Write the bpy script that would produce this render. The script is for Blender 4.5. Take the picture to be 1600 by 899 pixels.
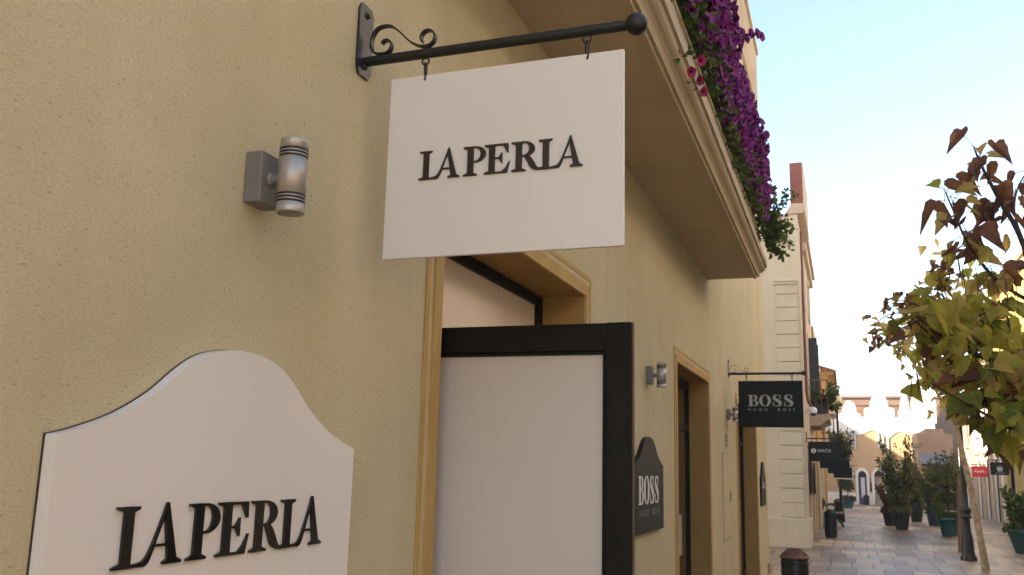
import bpy, math, random
from mathutils import Vector, Matrix
random.seed(7)
R = math.radians
PI = math.pi

# ------------------------------------------------------------------ camera, world, sun, exposure
scene = bpy.context.scene
COL = scene.collection
for o in list(bpy.data.objects):
    bpy.data.objects.remove(o)

F_PX, CX, CY = 1425.0, 800.0, 449.5
def cdir(x, y): return Vector((x - CX, -(y - CY), -F_PX))
_S = cdir(1321, 740).normalized()
_U = cdir(975, -7000); _U = (_U - _S * _U.dot(_S)).normalized()
_X = _S.cross(_U)
cam_d = bpy.data.cameras.new('camera')
cam = bpy.data.objects.new('camera', cam_d)
COL.objects.link(cam)
rot = Matrix((_X, _S, _U))          # rows: world axes in camera space
cam.matrix_world = Matrix.Translation((1.275, 0.0, 1.65)) @ rot.to_4x4()
cam_d.sensor_width = 36.0
cam_d.lens = F_PX / 1600.0 * 36.0
cam_d.clip_start = 0.05
cam_d.clip_end = 3000.0
cam_d.dof.use_dof = True
cam_d.dof.focus_distance = 3.2
cam_d.dof.aperture_fstop = 13.0
scene.camera = cam

SUN_EL = 26.0
SUN_DIR = Vector((-0.80, -0.60, 0)).normalized() * math.cos(R(SUN_EL)) + Vector((0, 0, math.sin(R(SUN_EL))))
world = bpy.data.worlds.new('World')
scene.world = world
world.use_nodes = True
wn = world.node_tree.nodes
sky = wn.new('ShaderNodeTexSky')
sky.sky_type = 'NISHITA'
sky.sun_disc = False
sky.sun_elevation = R(SUN_EL)
sky.sun_rotation = math.atan2(SUN_DIR.x, SUN_DIR.y)
sky.air_density = 1.0
sky.dust_density = 2.4
sky.ozone_density = 0.6
bg = wn['Background']
world.node_tree.links.new(sky.outputs[0], bg.inputs[0])
bg.inputs[1].default_value = 0.15
sun_d = bpy.data.lights.new('sun', 'SUN')
sun_d.energy = 5.0
sun_d.angle = R(0.5)
sun_d.color = (1.0, 0.87, 0.70)
sun = bpy.data.objects.new('sun', sun_d)
COL.objects.link(sun)
sun.rotation_euler = SUN_DIR.to_track_quat('Z', 'Y').to_euler()
sun.location = (0, 0, 30)
vs = scene.view_settings
vs.view_transform = 'Standard'
vs.look = 'None'
vs.gamma = 1.0
vs.use_curve_mapping = False
vs.exposure = 1.8

# ------------------------------------------------------------------ helpers
class MB:
    """collects shapes, build() links them as ONE mesh object"""
    def __init__(s): s.v = []; s.f = []; s.m = []; s.sm = []
    def add(s, vs_, fs, mi=0, smooth=False):
        b = len(s.v); s.v.extend([tuple(p) for p in vs_])
        for f in fs:
            s.f.append(tuple(b + i for i in f)); s.m.append(mi); s.sm.append(smooth)
    def box(s, x0, x1, y0, y1, z0, z1, mi=0):
        p = [(x0,y0,z0),(x1,y0,z0),(x1,y1,z0),(x0,y1,z0),(x0,y0,z1),(x1,y0,z1),(x1,y1,z1),(x0,y1,z1)]
        s.add(p, [(0,3,2,1),(4,5,6,7),(0,1,5,4),(1,2,6,5),(2,3,7,6),(3,0,4,7)], mi)
    def fbox(s, o, U, V, N, u0, u1, v0, v1, n0, n1, mi=0):
        P = lambda u, v, n: o + U*u + V*v + N*n
        p = [P(u0,v0,n0),P(u1,v0,n0),P(u1,v1,n0),P(u0,v1,n0),P(u0,v0,n1),P(u1,v0,n1),P(u1,v1,n1),P(u0,v1,n1)]
        s.add(p, [(0,3,2,1),(4,5,6,7),(0,1,5,4),(1,2,6,5),(2,3,7,6),(3,0,4,7)], mi)
    def prism(s, o, U, V, N, pts, n0, n1, mi=0, smooth_side=False):
        n = len(pts)
        a = [o + U*u + V*v + N*n0 for u, v in pts]; b = [o + U*u + V*v + N*n1 for u, v in pts]
        s.add(a + b, [tuple(range(n-1, -1, -1)), tuple(range(n, 2*n))], mi)
        s.add(a + b, [(i, (i+1) % n, n + (i+1) % n, n + i) for i in range(n)], mi, smooth_side)
    def tube(s, pts, rad, seg=10, mi=0, caps=True, smooth=True):
        pts = [Vector(p) for p in pts]; n = len(pts)
        rr = rad if isinstance(rad, (list, tuple)) else [rad] * n
        vs_ = []; prev = None
        for i, p in enumerate(pts):
            d = (pts[min(i+1, n-1)] - pts[max(i-1, 0)])
            d = d.normalized() if d.length > 1e-9 else Vector((0,0,1))
            if prev is None:
                a = Vector((0,0,1)) if abs(d.z) < .9 else Vector((1,0,0))
                u = d.cross(a).normalized()
            else:
                u = prev - d * prev.dot(d)
                u = u.normalized() if u.length > 1e-6 else d.orthogonal().normalized()
            w = d.cross(u); prev = u
            for k in range(seg):
                t = 2*PI*k/seg
                vs_.append(p + (u*math.cos(t) + w*math.sin(t)) * rr[i])
        fs = []
        for i in range(n-1):
            for k in range(seg):
                fs.append((i*seg+k, i*seg+(k+1) % seg, (i+1)*seg+(k+1) % seg, (i+1)*seg+k))
        s.add(vs_, fs, mi, smooth)
        if caps:
            s.add(vs_[:seg], [tuple(range(seg-1, -1, -1))], mi); s.add(vs_[-seg:], [tuple(range(seg))], mi)
    def lathe(s, c, prof, seg=24, mi=0, smooth=True, axis=None, ang0=0.0):
        c = Vector(c)
        A = Vector(axis).normalized() if axis else Vector((0,0,1))
        u = A.orthogonal().normalized() if axis else Vector((1,0,0)); w = A.cross(u)
        vs_ = []
        for r, z in prof:
            for k in range(seg):
                t = 2*PI*k/seg + ang0
                vs_.append(c + A*z + (u*math.cos(t) + w*math.sin(t))*r)
        n = len(prof)
        fs = [(i*seg+k, i*seg+(k+1) % seg, (i+1)*seg+(k+1) % seg, (i+1)*seg+k) for i in range(n-1) for k in range(seg)]
        s.add(vs_, fs, mi, smooth)
        s.add(vs_[:seg], [tuple(range(seg-1, -1, -1))], mi); s.add(vs_[-seg:], [tuple(range(seg))], mi)
    def build(s, name, mat, parent=None, bevel=0.0):
        me = bpy.data.meshes.new(name); me.from_pydata(s.v, [], s.f)
        mats = mat if isinstance(mat, (list, tuple)) else [mat]
        for m in mats: me.materials.append(m)
        me.polygons.foreach_set('material_index', s.m)
        me.polygons.foreach_set('use_smooth', s.sm)
        me.update()
        o = bpy.data.objects.new(name, me); COL.objects.link(o)
        if parent is not None: attach(o, parent)
        if bevel > 0:
            b = o.modifiers.new('bevel', 'BEVEL'); b.width = bevel; b.segments = 2; b.limit_method = 'ANGLE'; b.angle_limit = R(50)
        return o

def attach(o, parent):
    """all meshes are written in world coordinates; keep them there under their thing"""
    o.parent = parent
    o.matrix_parent_inverse = Matrix.Translation(-Vector(parent.location)) if parent.type == 'EMPTY' else Matrix()
def boxes(name, material, parent, lst, bevel=0.0):
    """each box is a part of its own"""
    out = []
    for b6 in lst:
        q = MB(); q.box(*b6); out.append(q.build(name, material, parent, bevel))
    return out
def tag(o, label=None, cat=None, group=None, kind=None):
    if label: o['label'] = label
    if cat: o['category'] = cat
    if group: o['group'] = group
    if kind: o['kind'] = kind
    return o
def thing(name, loc, label, cat, group=None):
    o = bpy.data.objects.new(name, None); COL.objects.link(o); o.location = loc
    o.empty_display_size = 0.2
    return tag(o, label, cat, group)
def children(o): return [c for c in bpy.data.objects if c.parent == o]
def copy_tree(o, offset, label=None, parent=None, skip=()):
    c = o.copy(); COL.objects.link(c)
    if parent is None:
        c.location = Vector(o.location) + Vector(offset)
        if label: c['label'] = label
    else:
        c.parent = parent; c.matrix_parent_inverse = o.matrix_parent_inverse.copy()
    for ch in children(o):
        if ch.name.split('.')[0] in skip: continue
        copy_tree(ch, offset, None, c, skip)
    return c

# ------------------------------------------------------------------ materials
def mat(name, col, rough=0.6, metal=0.0, noise=0.0, nscale=6.0, bump=0.0, bscale=60.0, spec=0.5, col2=None, detail=4.0, coord='Object'):
    m = bpy.data.materials.new(name); m.use_nodes = True
    nt = m.node_tree; b = nt.nodes['Principled BSDF']
    b.inputs['Base Color'].default_value = (*col, 1); b.inputs['Roughness'].default_value = rough
    b.inputs['Metallic'].default_value = metal; b.inputs['Specular IOR Level'].default_value = spec
    tc = nt.nodes.new('ShaderNodeTexCoord')
    if noise > 0:
        n = nt.nodes.new('ShaderNodeTexNoise'); n.inputs['Scale'].default_value = nscale; n.inputs['Detail'].default_value = detail
        nt.links.new(tc.outputs[coord], n.inputs['Vector'])
        r = nt.nodes.new('ShaderNodeValToRGB')
        c2 = col2 or tuple(c * (1 - noise) for c in col)
        r.color_ramp.elements[0].position = 0.3; r.color_ramp.elements[1].position = 0.7
        r.color_ramp.elements[0].color = (*c2, 1); r.color_ramp.elements[1].color = (*col, 1)
        nt.links.new(n.outputs['Fac'], r.inputs[0]); nt.links.new(r.outputs[0], b.inputs['Base Color'])
    if bump > 0:
        n2 = nt.nodes.new('ShaderNodeTexNoise'); n2.inputs['Scale'].default_value = bscale; n2.inputs['Detail'].default_value = 5
        nt.links.new(tc.outputs[coord], n2.inputs['Vector'])
        bp = nt.nodes.new('ShaderNodeBump'); bp.inputs['Strength'].default_value = 1.0; bp.inputs['Distance'].default_value = bump
        nt.links.new(n2.outputs['Fac'], bp.inputs['Height']); nt.links.new(bp.outputs[0], b.inputs['Normal'])
    return m

def stucco(name, col, stain, pit=0.5, bump=0.0028, rough=0.9):
    """fine sand render: grain bump, small dark pits, faint weather patches and drip streaks"""
    m = bpy.data.materials.new(name); m.use_nodes = True
    nt = m.node_tree; N = nt.nodes; L = nt.links; b = N['Principled BSDF']
    b.inputs['Roughness'].default_value = rough; b.inputs['Specular IOR Level'].default_value = 0.2
    tc = N.new('ShaderNodeTexCoord')
    big = N.new('ShaderNodeTexNoise'); big.inputs['Scale'].default_value = 1.3; big.inputs['Detail'].default_value = 5; big.inputs['Roughness'].default_value = .6
    L.new(tc.outputs['Object'], big.inputs['Vector'])
    r1 = N.new('ShaderNodeValToRGB'); r1.color_ramp.elements[0].position = .35; r1.color_ramp.elements[1].position = .68
    r1.color_ramp.elements[0].color = (*stain, 1); r1.color_ramp.elements[1].color = (*col, 1)
    L.new(big.outputs['Fac'], r1.inputs[0])
    # vertical drips
    mp = N.new('ShaderNodeMapping'); mp.inputs['Scale'].default_value = (4, 4, .35); L.new(tc.outputs['Object'], mp.inputs['Vector'])
    dr = N.new('ShaderNodeTexNoise'); dr.inputs['Scale'].default_value = 2.2; dr.inputs['Detail'].default_value = 6; L.new(mp.outputs[0], dr.inputs['Vector'])
    r2 = N.new('ShaderNodeValToRGB'); r2.color_ramp.elements[0].position = .3; r2.color_ramp.elements[1].position = .6
    r2.color_ramp.elements[0].color = (.95, .945, .93, 1); r2.color_ramp.elements[1].color = (1, 1, 1, 1)
    L.new(dr.outputs['Fac'], r2.inputs[0])
    mx = N.new('ShaderNodeMix'); mx.data_type = 'RGBA'; mx.blend_type = 'MULTIPLY'; mx.inputs[0].default_value = 1.0
    L.new(r1.outputs[0], mx.inputs[6]); L.new(r2.outputs[0], mx.inputs[7])
    # pits, stretched a little sideways by the float
    mp2 = N.new('ShaderNodeMapping'); mp2.inputs['Scale'].default_value = (1, .42, 1.0); L.new(tc.outputs['Object'], mp2.inputs['Vector'])
    pt = N.new('ShaderNodeTexNoise'); pt.inputs['Scale'].default_value = 135; pt.inputs['Detail'].default_value = 3; pt.inputs['Roughness'].default_value = .65
    L.new(mp2.outputs[0], pt.inputs['Vector'])
    r3 = N.new('ShaderNodeValToRGB'); r3.color_ramp.elements[0].position = .27; r3.color_ramp.elements[1].position = .395
    k = 1 - pit; r3.color_ramp.elements[0].color = (k, k*.97, k*.9, 1); r3.color_ramp.elements[1].color = (1, 1, 1, 1)
    L.new(pt.outputs['Fac'], r3.inputs[0])
    mx2 = N.new('ShaderNodeMix'); mx2.data_type = 'RGBA'; mx2.blend_type = 'MULTIPLY'; mx2.inputs[0].default_value = 1.0
    L.new(mx.outputs[2], mx2.inputs[6]); L.new(r3.outputs[0], mx2.inputs[7])
    gr = N.new('ShaderNodeTexNoise'); gr.inputs['Scale'].default_value = 260; gr.inputs['Detail'].default_value = 3
    L.new(mp2.outputs[0], gr.inputs['Vector'])
    md = N.new('ShaderNodeTexNoise'); md.inputs['Scale'].default_value = 34; md.inputs['Detail'].default_value = 5; md.inputs['Roughness'].default_value = .6
    L.new(mp2.outputs[0], md.inputs['Vector'])
    r4 = N.new('ShaderNodeMapRange'); r4.inputs[1].default_value = .3; r4.inputs[2].default_value = .7; r4.inputs[3].default_value = .90; r4.inputs[4].default_value = 1.08
    L.new(gr.outputs['Fac'], r4.inputs[0])
    mx3 = N.new('ShaderNodeVectorMath'); mx3.operation = 'SCALE'; L.new(mx2.outputs[2], mx3.inputs[0]); L.new(r4.outputs[0], mx3.inputs['Scale'])
    L.new(mx3.outputs[0], b.inputs['Base Color'])
    ad = N.new('ShaderNodeMath'); ad.operation = 'MULTIPLY_ADD'; ad.inputs[1].default_value = .5; L.new(gr.outputs['Fac'], ad.inputs[0]); L.new(md.outputs['Fac'], ad.inputs[2])
    bp = N.new('ShaderNodeBump'); bp.inputs['Strength'].default_value = 1; bp.inputs['Distance'].default_value = bump
    L.new(ad.outputs[0], bp.inputs['Height']); L.new(bp.outputs[0], b.inputs['Normal'])
    return m

def glassy(name, col, rough=0.08):
    m = mat(name, col, rough=rough, spec=0.6); return m

def leafmat(name, col, col2, trans=0.45, rough=0.5, nscale=9.0):
    m = bpy.data.materials.new(name); m.use_nodes = True
    nt = m.node_tree; N = nt.nodes; L = nt.links; b = N['Principled BSDF']; out = N['Material Output']
    tc = N.new('ShaderNodeTexCoord'); n = N.new('ShaderNodeTexNoise'); n.inputs['Scale'].default_value = nscale; n.inputs['Detail'].default_value = 3
    L.new(tc.outputs['Object'], n.inputs['Vector'])
    r = N.new('ShaderNodeValToRGB'); r.color_ramp.elements[0].position = .35; r.color_ramp.elements[1].position = .65
    r.color_ramp.elements[0].color = (*col2, 1); r.color_ramp.elements[1].color = (*col, 1); L.new(n.outputs['Fac'], r.inputs[0])
    L.new(r.outputs[0], b.inputs['Base Color']); b.inputs['Roughness'].default_value = rough
    t = N.new('ShaderNodeBsdfTranslucent'); L.new(r.outputs[0], t.inputs['Color'])
    mx = N.new('ShaderNodeMixShader'); mx.inputs[0].default_value = trans
    L.new(b.outputs[0], mx.inputs[1]); L.new(t.outputs[0], mx.inputs[2]); L.new(mx.outputs[0], out.inputs[0])
    return m

def paving(name):
    m = bpy.data.materials.new(name); m.use_nodes = True
    nt = m.node_tree; N = nt.nodes; L = nt.links; b = N['Principled BSDF']
    tc = N.new('ShaderNodeTexCoord')
    mp = N.new('ShaderNodeMapping'); mp.inputs['Scale'].default_value = (1, 1, 1); L.new(tc.outputs['Object'], mp.inputs['Vector'])
    br = N.new('ShaderNodeTexBrick'); br.inputs['Scale'].default_value = 1.0
    br.inputs['Brick Width'].default_value = .46; br.inputs['Row Height'].default_value = 1.0; br.inputs['Mortar Size'].default_value = .012
    br.inputs['Mortar Smooth'].default_value = .2; br.offset = .42; br.squash = .8; br.squash_frequency = 3
    br.inputs['Color1'].default_value = (.43, .34, .235, 1); br.inputs['Color2'].default_value = (.20, .155, .125, 1)
    br.inputs['Mortar'].default_value = (.055, .05, .045, 1)
    L.new(mp.outputs[0], br.inputs['Vector'])
    # long pale bands laid across the street
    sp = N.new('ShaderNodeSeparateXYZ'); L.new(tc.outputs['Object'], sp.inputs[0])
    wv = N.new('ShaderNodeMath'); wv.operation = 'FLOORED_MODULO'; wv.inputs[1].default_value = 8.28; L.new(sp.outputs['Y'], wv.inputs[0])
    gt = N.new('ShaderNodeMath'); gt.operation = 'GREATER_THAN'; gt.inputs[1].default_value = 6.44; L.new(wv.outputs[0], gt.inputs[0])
    n = N.new('ShaderNodeTexNoise'); n.inputs['Scale'].default_value = .55; n.inputs['Detail'].default_value = 6; n.inputs['Roughness'].default_value = .6
    L.new(tc.outputs['Object'], n.inputs['Vector'])
    r = N.new('ShaderNodeValToRGB'); r.color_ramp.elements[0].position = .35; r.color_ramp.elements[1].position = .68
    r.color_ramp.elements[0].color = (.52, .49, .50, 1); r.color_ramp.elements[1].color = (1.18, 1.10, .95, 1); L.new(n.outputs['Fac'], r.inputs[0])
    mx = N.new('ShaderNodeMix'); mx.data_type = 'RGBA'; mx.blend_type = 'MULTIPLY'; mx.inputs[0].default_value = 1
    L.new(br.outputs['Color'], mx.inputs[6]); L.new(r.outputs[0], mx.inputs[7])
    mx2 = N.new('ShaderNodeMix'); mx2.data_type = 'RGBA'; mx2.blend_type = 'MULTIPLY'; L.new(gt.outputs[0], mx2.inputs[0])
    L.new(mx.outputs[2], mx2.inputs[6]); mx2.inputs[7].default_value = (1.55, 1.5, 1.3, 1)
    L.new(mx2.outputs[2], b.inputs['Base Color'])
    rr = N.new('ShaderNodeMapRange'); rr.inputs[3].default_value = .32; rr.inputs[4].default_value = .60; L.new(n.outputs['Fac'], rr.inputs[0]); L.new(rr.outputs[0], b.inputs['Roughness'])
    fine = N.new('ShaderNodeTexNoise'); fine.inputs['Scale'].default_value = 14; fine.inputs['Detail'].default_value = 5; L.new(tc.outputs['Object'], fine.inputs['Vector'])
    ad = N.new('ShaderNodeMath'); ad.operation = 'MULTIPLY_ADD'; ad.inputs[1].default_value = .35; L.new(fine.outputs['Fac'], ad.inputs[0])
    inv = N.new('ShaderNodeMath'); inv.operation = 'SUBTRACT'; inv.inputs[0].default_value = 1; L.new(br.outputs['Fac'], inv.inputs[1]); L.new(inv.outputs[0], ad.inputs[2])
    bp = N.new('ShaderNodeBump'); bp.inputs['Distance'].default_value = .006; L.new(ad.outputs[0], bp.inputs['Height']); L.new(bp.outputs[0], b.inputs['Normal'])
    return m

M = {}
M['stucco'] = stucco('cream_render', (.62, .54, .355), (.535, .47, .29), pit=.42)
M['stucco_up'] = stucco('weathered_render', (.60, .47, .30), (.40, .27, .16), pit=.2)
M['ochre'] = mat('ochre_paint', (.53, .35, .13), rough=.8, noise=.15, nscale=7, bump=.001, bscale=90, spec=.2)
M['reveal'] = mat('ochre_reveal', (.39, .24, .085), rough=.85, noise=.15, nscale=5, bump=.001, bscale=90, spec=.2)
M['pale_line'] = mat('pale_paint_line', (.60, .48, .28), rough=.85, noise=.1, nscale=8, bump=.001, bscale=90, spec=.2)
M['balcony'] = mat('balcony_paint', (.53, .435, .295), rough=.85, noise=.12, nscale=2.5, bump=.0008, bscale=70, spec=.2)
M['sign_white'] = mat('satin_white_board', (.71, .67, .625), rough=.42, noise=.035, nscale=1.7, bump=.0006, bscale=3.0, spec=.5)
M['plaque_white'] = mat('gloss_white_plaque', (.80, .755, .715), rough=.20, noise=.04, nscale=2.1, bump=.004, bscale=2.6, spec=.5)
M['letter_black'] = mat('gloss_black_letters', (.012, .010, .009), rough=.12, spec=.6)
M['letter_brown'] = mat('dark_brown_letters', (.028, .017, .013), rough=.4, spec=.4)
M['board_black'] = mat('black_board', (.008, .010, .010), rough=.5, noise=.2, nscale=3, spec=.25)
M['white_print'] = mat('white_print', (.78, .76, .72), rough=.6)
M['grey_print'] = mat('grey_print', (.42, .42, .41), rough=.6)
M['iron'] = mat('dark_iron', (.008, .010, .009), rough=.42, metal=.0, noise=.3, nscale=25, bump=.0006, bscale=120, spec=.5)
M['bluegrey'] = mat('iron_plate', (.022, .027, .040), rough=.4, noise=.3, nscale=20, bump=.0004, bscale=150)
M['rust'] = mat('rusty_iron', (.045, .025, .018), rough=.6, noise=.5, nscale=60)
M['lamp_box'] = mat('grey_lamp_casting', (.21, .195, .18), rough=.55, metal=.1, noise=.15, nscale=12, bump=.0003, bscale=200)
M['steel'] = mat('brushed_steel', (.47, .43, .39), rough=.38, metal=.5, noise=.12, nscale=18)
M['lens'] = glassy('lamp_glass', (.10, .10, .10))
M['dark_frame'] = mat('dark_bronze_frame', (.0075, .0062, .0038), rough=.5, noise=.2, nscale=9, spec=.22)
M['film'] = mat('white_window_film', (.59, .55, .515), rough=.35, noise=.05, nscale=1.1, spec=.5)
M['film2'] = mat('white_transom_film', (.80, .66, .52), rough=.3, noise=.05, nscale=1.1, spec=.5)
M['glass_dark'] = glassy('shop_glass', (.02, .018, .014))
M['interior'] = mat('dark_interior', (.03, .025, .018), rough=.8)
M['paving'] = paving('stone_paving')
M['cream'] = stucco('cream_facade', (.68, .61, .47), (.62, .56, .43), pit=.05)
M['pinkish'] = stucco('pink_lit_cream_facade', (.60, .47, .36), (.55, .43, .32), pit=.05)  # pink light on the corner building's street front, put into the tone
M['beige'] = stucco('beige_facade', (.46, .37, .26), (.40, .32, .22), pit=.05)
M['orange'] = stucco('orange_facade', (.44, .225, .06), (.39, .195, .05), pit=.05)
M['peach'] = stucco('peach_facade', (.56, .37, .20), (.50, .33, .175), pit=.05)
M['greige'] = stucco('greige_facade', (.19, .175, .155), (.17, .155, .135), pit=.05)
M['peach_dim'] = stucco('pale_peach_facade', (.74, .60, .43), (.68, .55, .39), pit=.05)
M['white'] = stucco('white_facade', (.80, .75, .66), (.73, .68, .60), pit=.05)
M['pink'] = stucco('pink_facade', (.44, .31, .24), (.39, .27, .21), pit=.05)
M['darkbrown'] = stucco('dark_brown_facade', (.075, .05, .038), (.06, .04, .03), pit=.05)
M['ochre_wall'] = stucco('ochre_facade', (.52, .32, .11), (.46, .28, .09), pit=.05)
M['yellow'] = stucco('yellow_facade', (.68, .52, .17), (.60, .44, .13), pit=.05)
M['brownpink'] = stucco('brown_pink_facade', (.21, .135, .10), (.18, .115, .085), pit=.05)
M['redbrown'] = mat('red_brown_render', (.24, .085, .065), rough=.8, noise=.2, nscale=3)
M['tile'] = mat('roof_tile', (.36, .17, .10), rough=.8, noise=.4, nscale=6, bump=.01, bscale=12)
M['shutter'] = mat('dark_green_shutter', (.018, .028, .026), rough=.5)
M['pipe'] = mat('copper_brown_pipe', (.22, .09, .06), rough=.5, noise=.3, nscale=12)
M['camwhite'] = mat('camera_plastic', (.75, .74, .72), rough=.3)
M['bin'] = mat('black_bin_paint', (.012, .018, .014), rough=.4, noise=.3, nscale=8)
M['bin_cap'] = mat('terracotta_bin_cap', (.22, .12, .085), rough=.6, noise=.4, nscale=30)
M['wood'] = mat('bench_wood', (.16, .10, .06), rough=.6, noise=.3, nscale=14)
M['bark'] = mat('highlit_bark', (.52, .40, .25), rough=.85, noise=.55, nscale=14, bump=.01, bscale=30, col2=(.24, .165, .09))  # mottled bark, lightened to carry the trunk's highlight in its colour
M['twig'] = mat('dark_twig', (.07, .045, .03), rough=.8, noise=.3, nscale=20)
M['stake'] = mat('weathered_stake', (.20, .14, .09), rough=.85, noise=.3, nscale=16)
M['soil'] = mat('potting_soil', (.03, .022, .015), rough=.95, noise=.4, nscale=30)
M['pot_grey'] = mat('dark_grey_pot', (.035, .045, .05), rough=.55, noise=.15, nscale=6)
M['pot_blue'] = mat('blue_glazed_pot', (.025, .085, .13), rough=.4, noise=.15, nscale=6)
M['pot_teal'] = mat('teal_glazed_pot', (.03, .12, .14), rough=.4, noise=.15, nscale=6)
M['lf_green'] = leafmat('leaf_green', (.30, .35, .05), (.17, .22, .03), .68)
M['lf_yellow'] = leafmat('leaf_yellow', (.62, .52, .10), (.42, .41, .06), .7)
M['lf_gold'] = leafmat('leaf_gold', (.70, .52, .16), (.52, .38, .12), .68)
M['lf_brown'] = leafmat('leaf_dry_brown', (.34, .16, .08), (.17, .08, .055), .5, .7)
M['lf_purple'] = leafmat('leaf_dry_purple', (.15, .065, .06), (.22, .11, .07), .45, .7)
M['lf_dark'] = leafmat('shrub_leaf', (.15, .20, .035), (.065, .10, .02), .5)
M['lf_olive'] = leafmat('olive_leaf', (.28, .285, .08), (.15, .17, .045), .5)
M['lf_fresh'] = leafmat('balcony_plant_leaf', (.09, .16, .03), (.04, .09, .02), .4)
M['lf_rust'] = leafmat('rust_leaf', (.14, .085, .025), (.06, .05, .02), .3)
M['petal'] = leafmat('magenta_petal', (.28, .011, .21), (.17, .009, .15), .3, .6, 30)
M['petal2'] = leafmat('violet_petal', (.20, .010, .22), (.13, .008, .155), .3, .6, 30)
M['petal_red'] = leafmat('crimson_petal', (.40, .01, .10), (.28, .01, .08), .35, .6, 30)
M['throat'] = mat('flower_throat', (.05, .006, .05), rough=.7)
M['red_board'] = mat('red_board', (.55, .03, .035), rough=.5)
M['lantern_glass'] = mat('opal_globe', (.80, .68, .50), rough=.3)
M['awning'] = mat('navy_awning', (.02, .022, .04), rough=.8)
M['poster'] = mat('poster_white', (.62, .62, .66), rough=.4)
M['blue_door'] = mat('blue_grey_door', (.07, .08, .13), rough=.5)
M['ceramic'] = mat('white_ceramic_urn', (.62, .56, .48), rough=.5)
M['signgrey'] = mat('pale_grey_print', (.45, .47, .45), rough=.6)

X_, Y_, Z_ = Vector((1,0,0)), Vector((0,1,0)), Vector((0,0,1))

# ------------------------------------------------------------------ walls with real openings
def wall_sheet(mb, o, U, N, ulen, z0, z1, opens, depth, mi=0, mi_rev=0):
    """front face with openings cut out (u0,u1,z0,z1) and reveals of the given depth"""
    us = sorted({0.0, ulen, *[a for p in opens for a in p[:2]]}); zs = sorted({z0, z1, *[a for p in opens for a in p[2:4]]})
    P = lambda u, z, n=0.0: o + U*u + Z_*z + N*n
    for i in range(len(us)-1):
        for j in range(len(zs)-1):
            cu, cz = (us[i]+us[i+1])/2, (zs[j]+zs[j+1])/2
            if any(p[0] < cu < p[1] and p[2] < cz < p[3] for p in opens): continue
            mb.add([P(us[i], zs[j]), P(us[i+1], zs[j]), P(us[i+1], zs[j+1]), P(us[i], zs[j+1])], [(0,1,2,3)], mi)
    for a, b, c, d in opens:
        q = [(a,c),(b,c),(b,d),(a,d)]
        for k in range(4):
            if k == 0 and c <= z0 + 1e-4: continue
            (u0, v0), (u1, v1) = q[k], q[(k+1) % 4]
            mb.add([P(u0,v0), P(u1,v1), P(u1,v1,-depth), P(u0,v0,-depth)], [(0,1,2,3)], mi_rev)

def body(mb, o, U, N, ulen, z0, z1, back, mi=0, roof=True):
    """the other sides of a building whose front sheet is made by wall_sheet"""
    P = lambda u, z, n=0.0: o + U*u + Z_*z + N*n
    mb.add([P(0,z0), P(0,z1), P(0,z1,-back), P(0,z0,-back)], [(0,1,2,3)], mi)
    mb.add([P(ulen,z0), P(ulen,z0,-back), P(ulen,z1,-back), P(ulen,z1)], [(0,1,2,3)], mi)
    mb.add([P(0,z0,-back), P(0,z1,-back), P(ulen,z1,-back), P(ulen,z0,-back)], [(0,1,2,3)], mi)
    if roof: mb.add([P(0,z1), P(ulen,z1), P(ulen,z1,-back), P(0,z1,-back)], [(0,1,2,3)], mi)

def window_part(parent, o, U, N, a, b, c, d, inset, frame=.05, mullions=1, rails=1, fm='dark_frame', gm='glass_dark', name='window'):
    f = MB()
    n0, n1 = -inset, -inset + .04
    f.fbox(o, U, Z_, N, a, a+frame, c, d, n0, n1); f.fbox(o, U, Z_, N, b-frame, b, c, d, n0, n1)
    f.fbox(o, U, Z_, N, a+frame, b-frame, d-frame, d, n0, n1); f.fbox(o, U, Z_, N, a+frame, b-frame, c, c+frame, n0, n1)
    for k in range(1, mullions+1):
        u = a + (b-a)*k/(mullions+1); f.fbox(o, U, Z_, N, u-.02, u+.02, c+frame, d-frame, n0+.004, n1-.004)
    for k in range(1, rails+1):
        v = c + (d-c)*k/(rails+1); f.fbox(o, U, Z_, N, a+frame, b-frame, v-.02, v+.02, n0+.006, n1-.007)
    w = f.build(name, M[fm], parent)
    g = MB(); g.fbox(o, U, Z_, N, a+.004, b-.004, c+.004, d-.004, -inset-.02, -inset-.004)
    g.build('pane', M[gm], w)
    return w

# ------------------------------------------------------------------ ground
g = MB()
xs = [-400, -60, -20, -8, -4, 0, 4, 8, 12, 20, 60, 400]; ys = [-200, -20, -6, 0, 6, 12, 18, 24, 30, 38, 46, 54, 64, 90, 200, 900]
for i in range(len(xs)-1):
    for j in range(len(ys)-1):
        g.add([(xs[i],ys[j],0),(xs[i+1],ys[j],0),(xs[i+1],ys[j+1],0),(xs[i],ys[j+1],0)], [(0,1,2,3)])
tag(g.build('street_paving', M['paving']), kind='structure')

# ------------------------------------------------------------------ the near cream shop building
Z_TOP = 9.45
YS = 3.6
O0 = Vector((0, -YS, 0)); UL = 16.65 + YS
D1 = (2.79, 4.64, 0, 2.547); D2 = (7.5, 9.38, 0, 2.52); D3 = (12.0, 14.62, 0, 2.5)
DEEP = .45
near = thing('shop_building', (0, 5, 0), 'cream rendered shop building beside the camera, its ochre trimmed doorways under a flower balcony', 'building')
mb = MB()
ops = [(d[0]+YS, d[1]+YS, d[2], d[3]) for d in (D1, D2, D3)] + [(4.2+YS, 5.3+YS, 4.0, 6.4), (7.4+YS, 8.5+YS, 4.0, 6.4)]
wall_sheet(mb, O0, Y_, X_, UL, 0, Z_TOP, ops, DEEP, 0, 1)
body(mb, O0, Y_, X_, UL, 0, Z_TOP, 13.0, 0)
mb.build('wall', [M['stucco'], M['reveal']], near)
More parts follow.
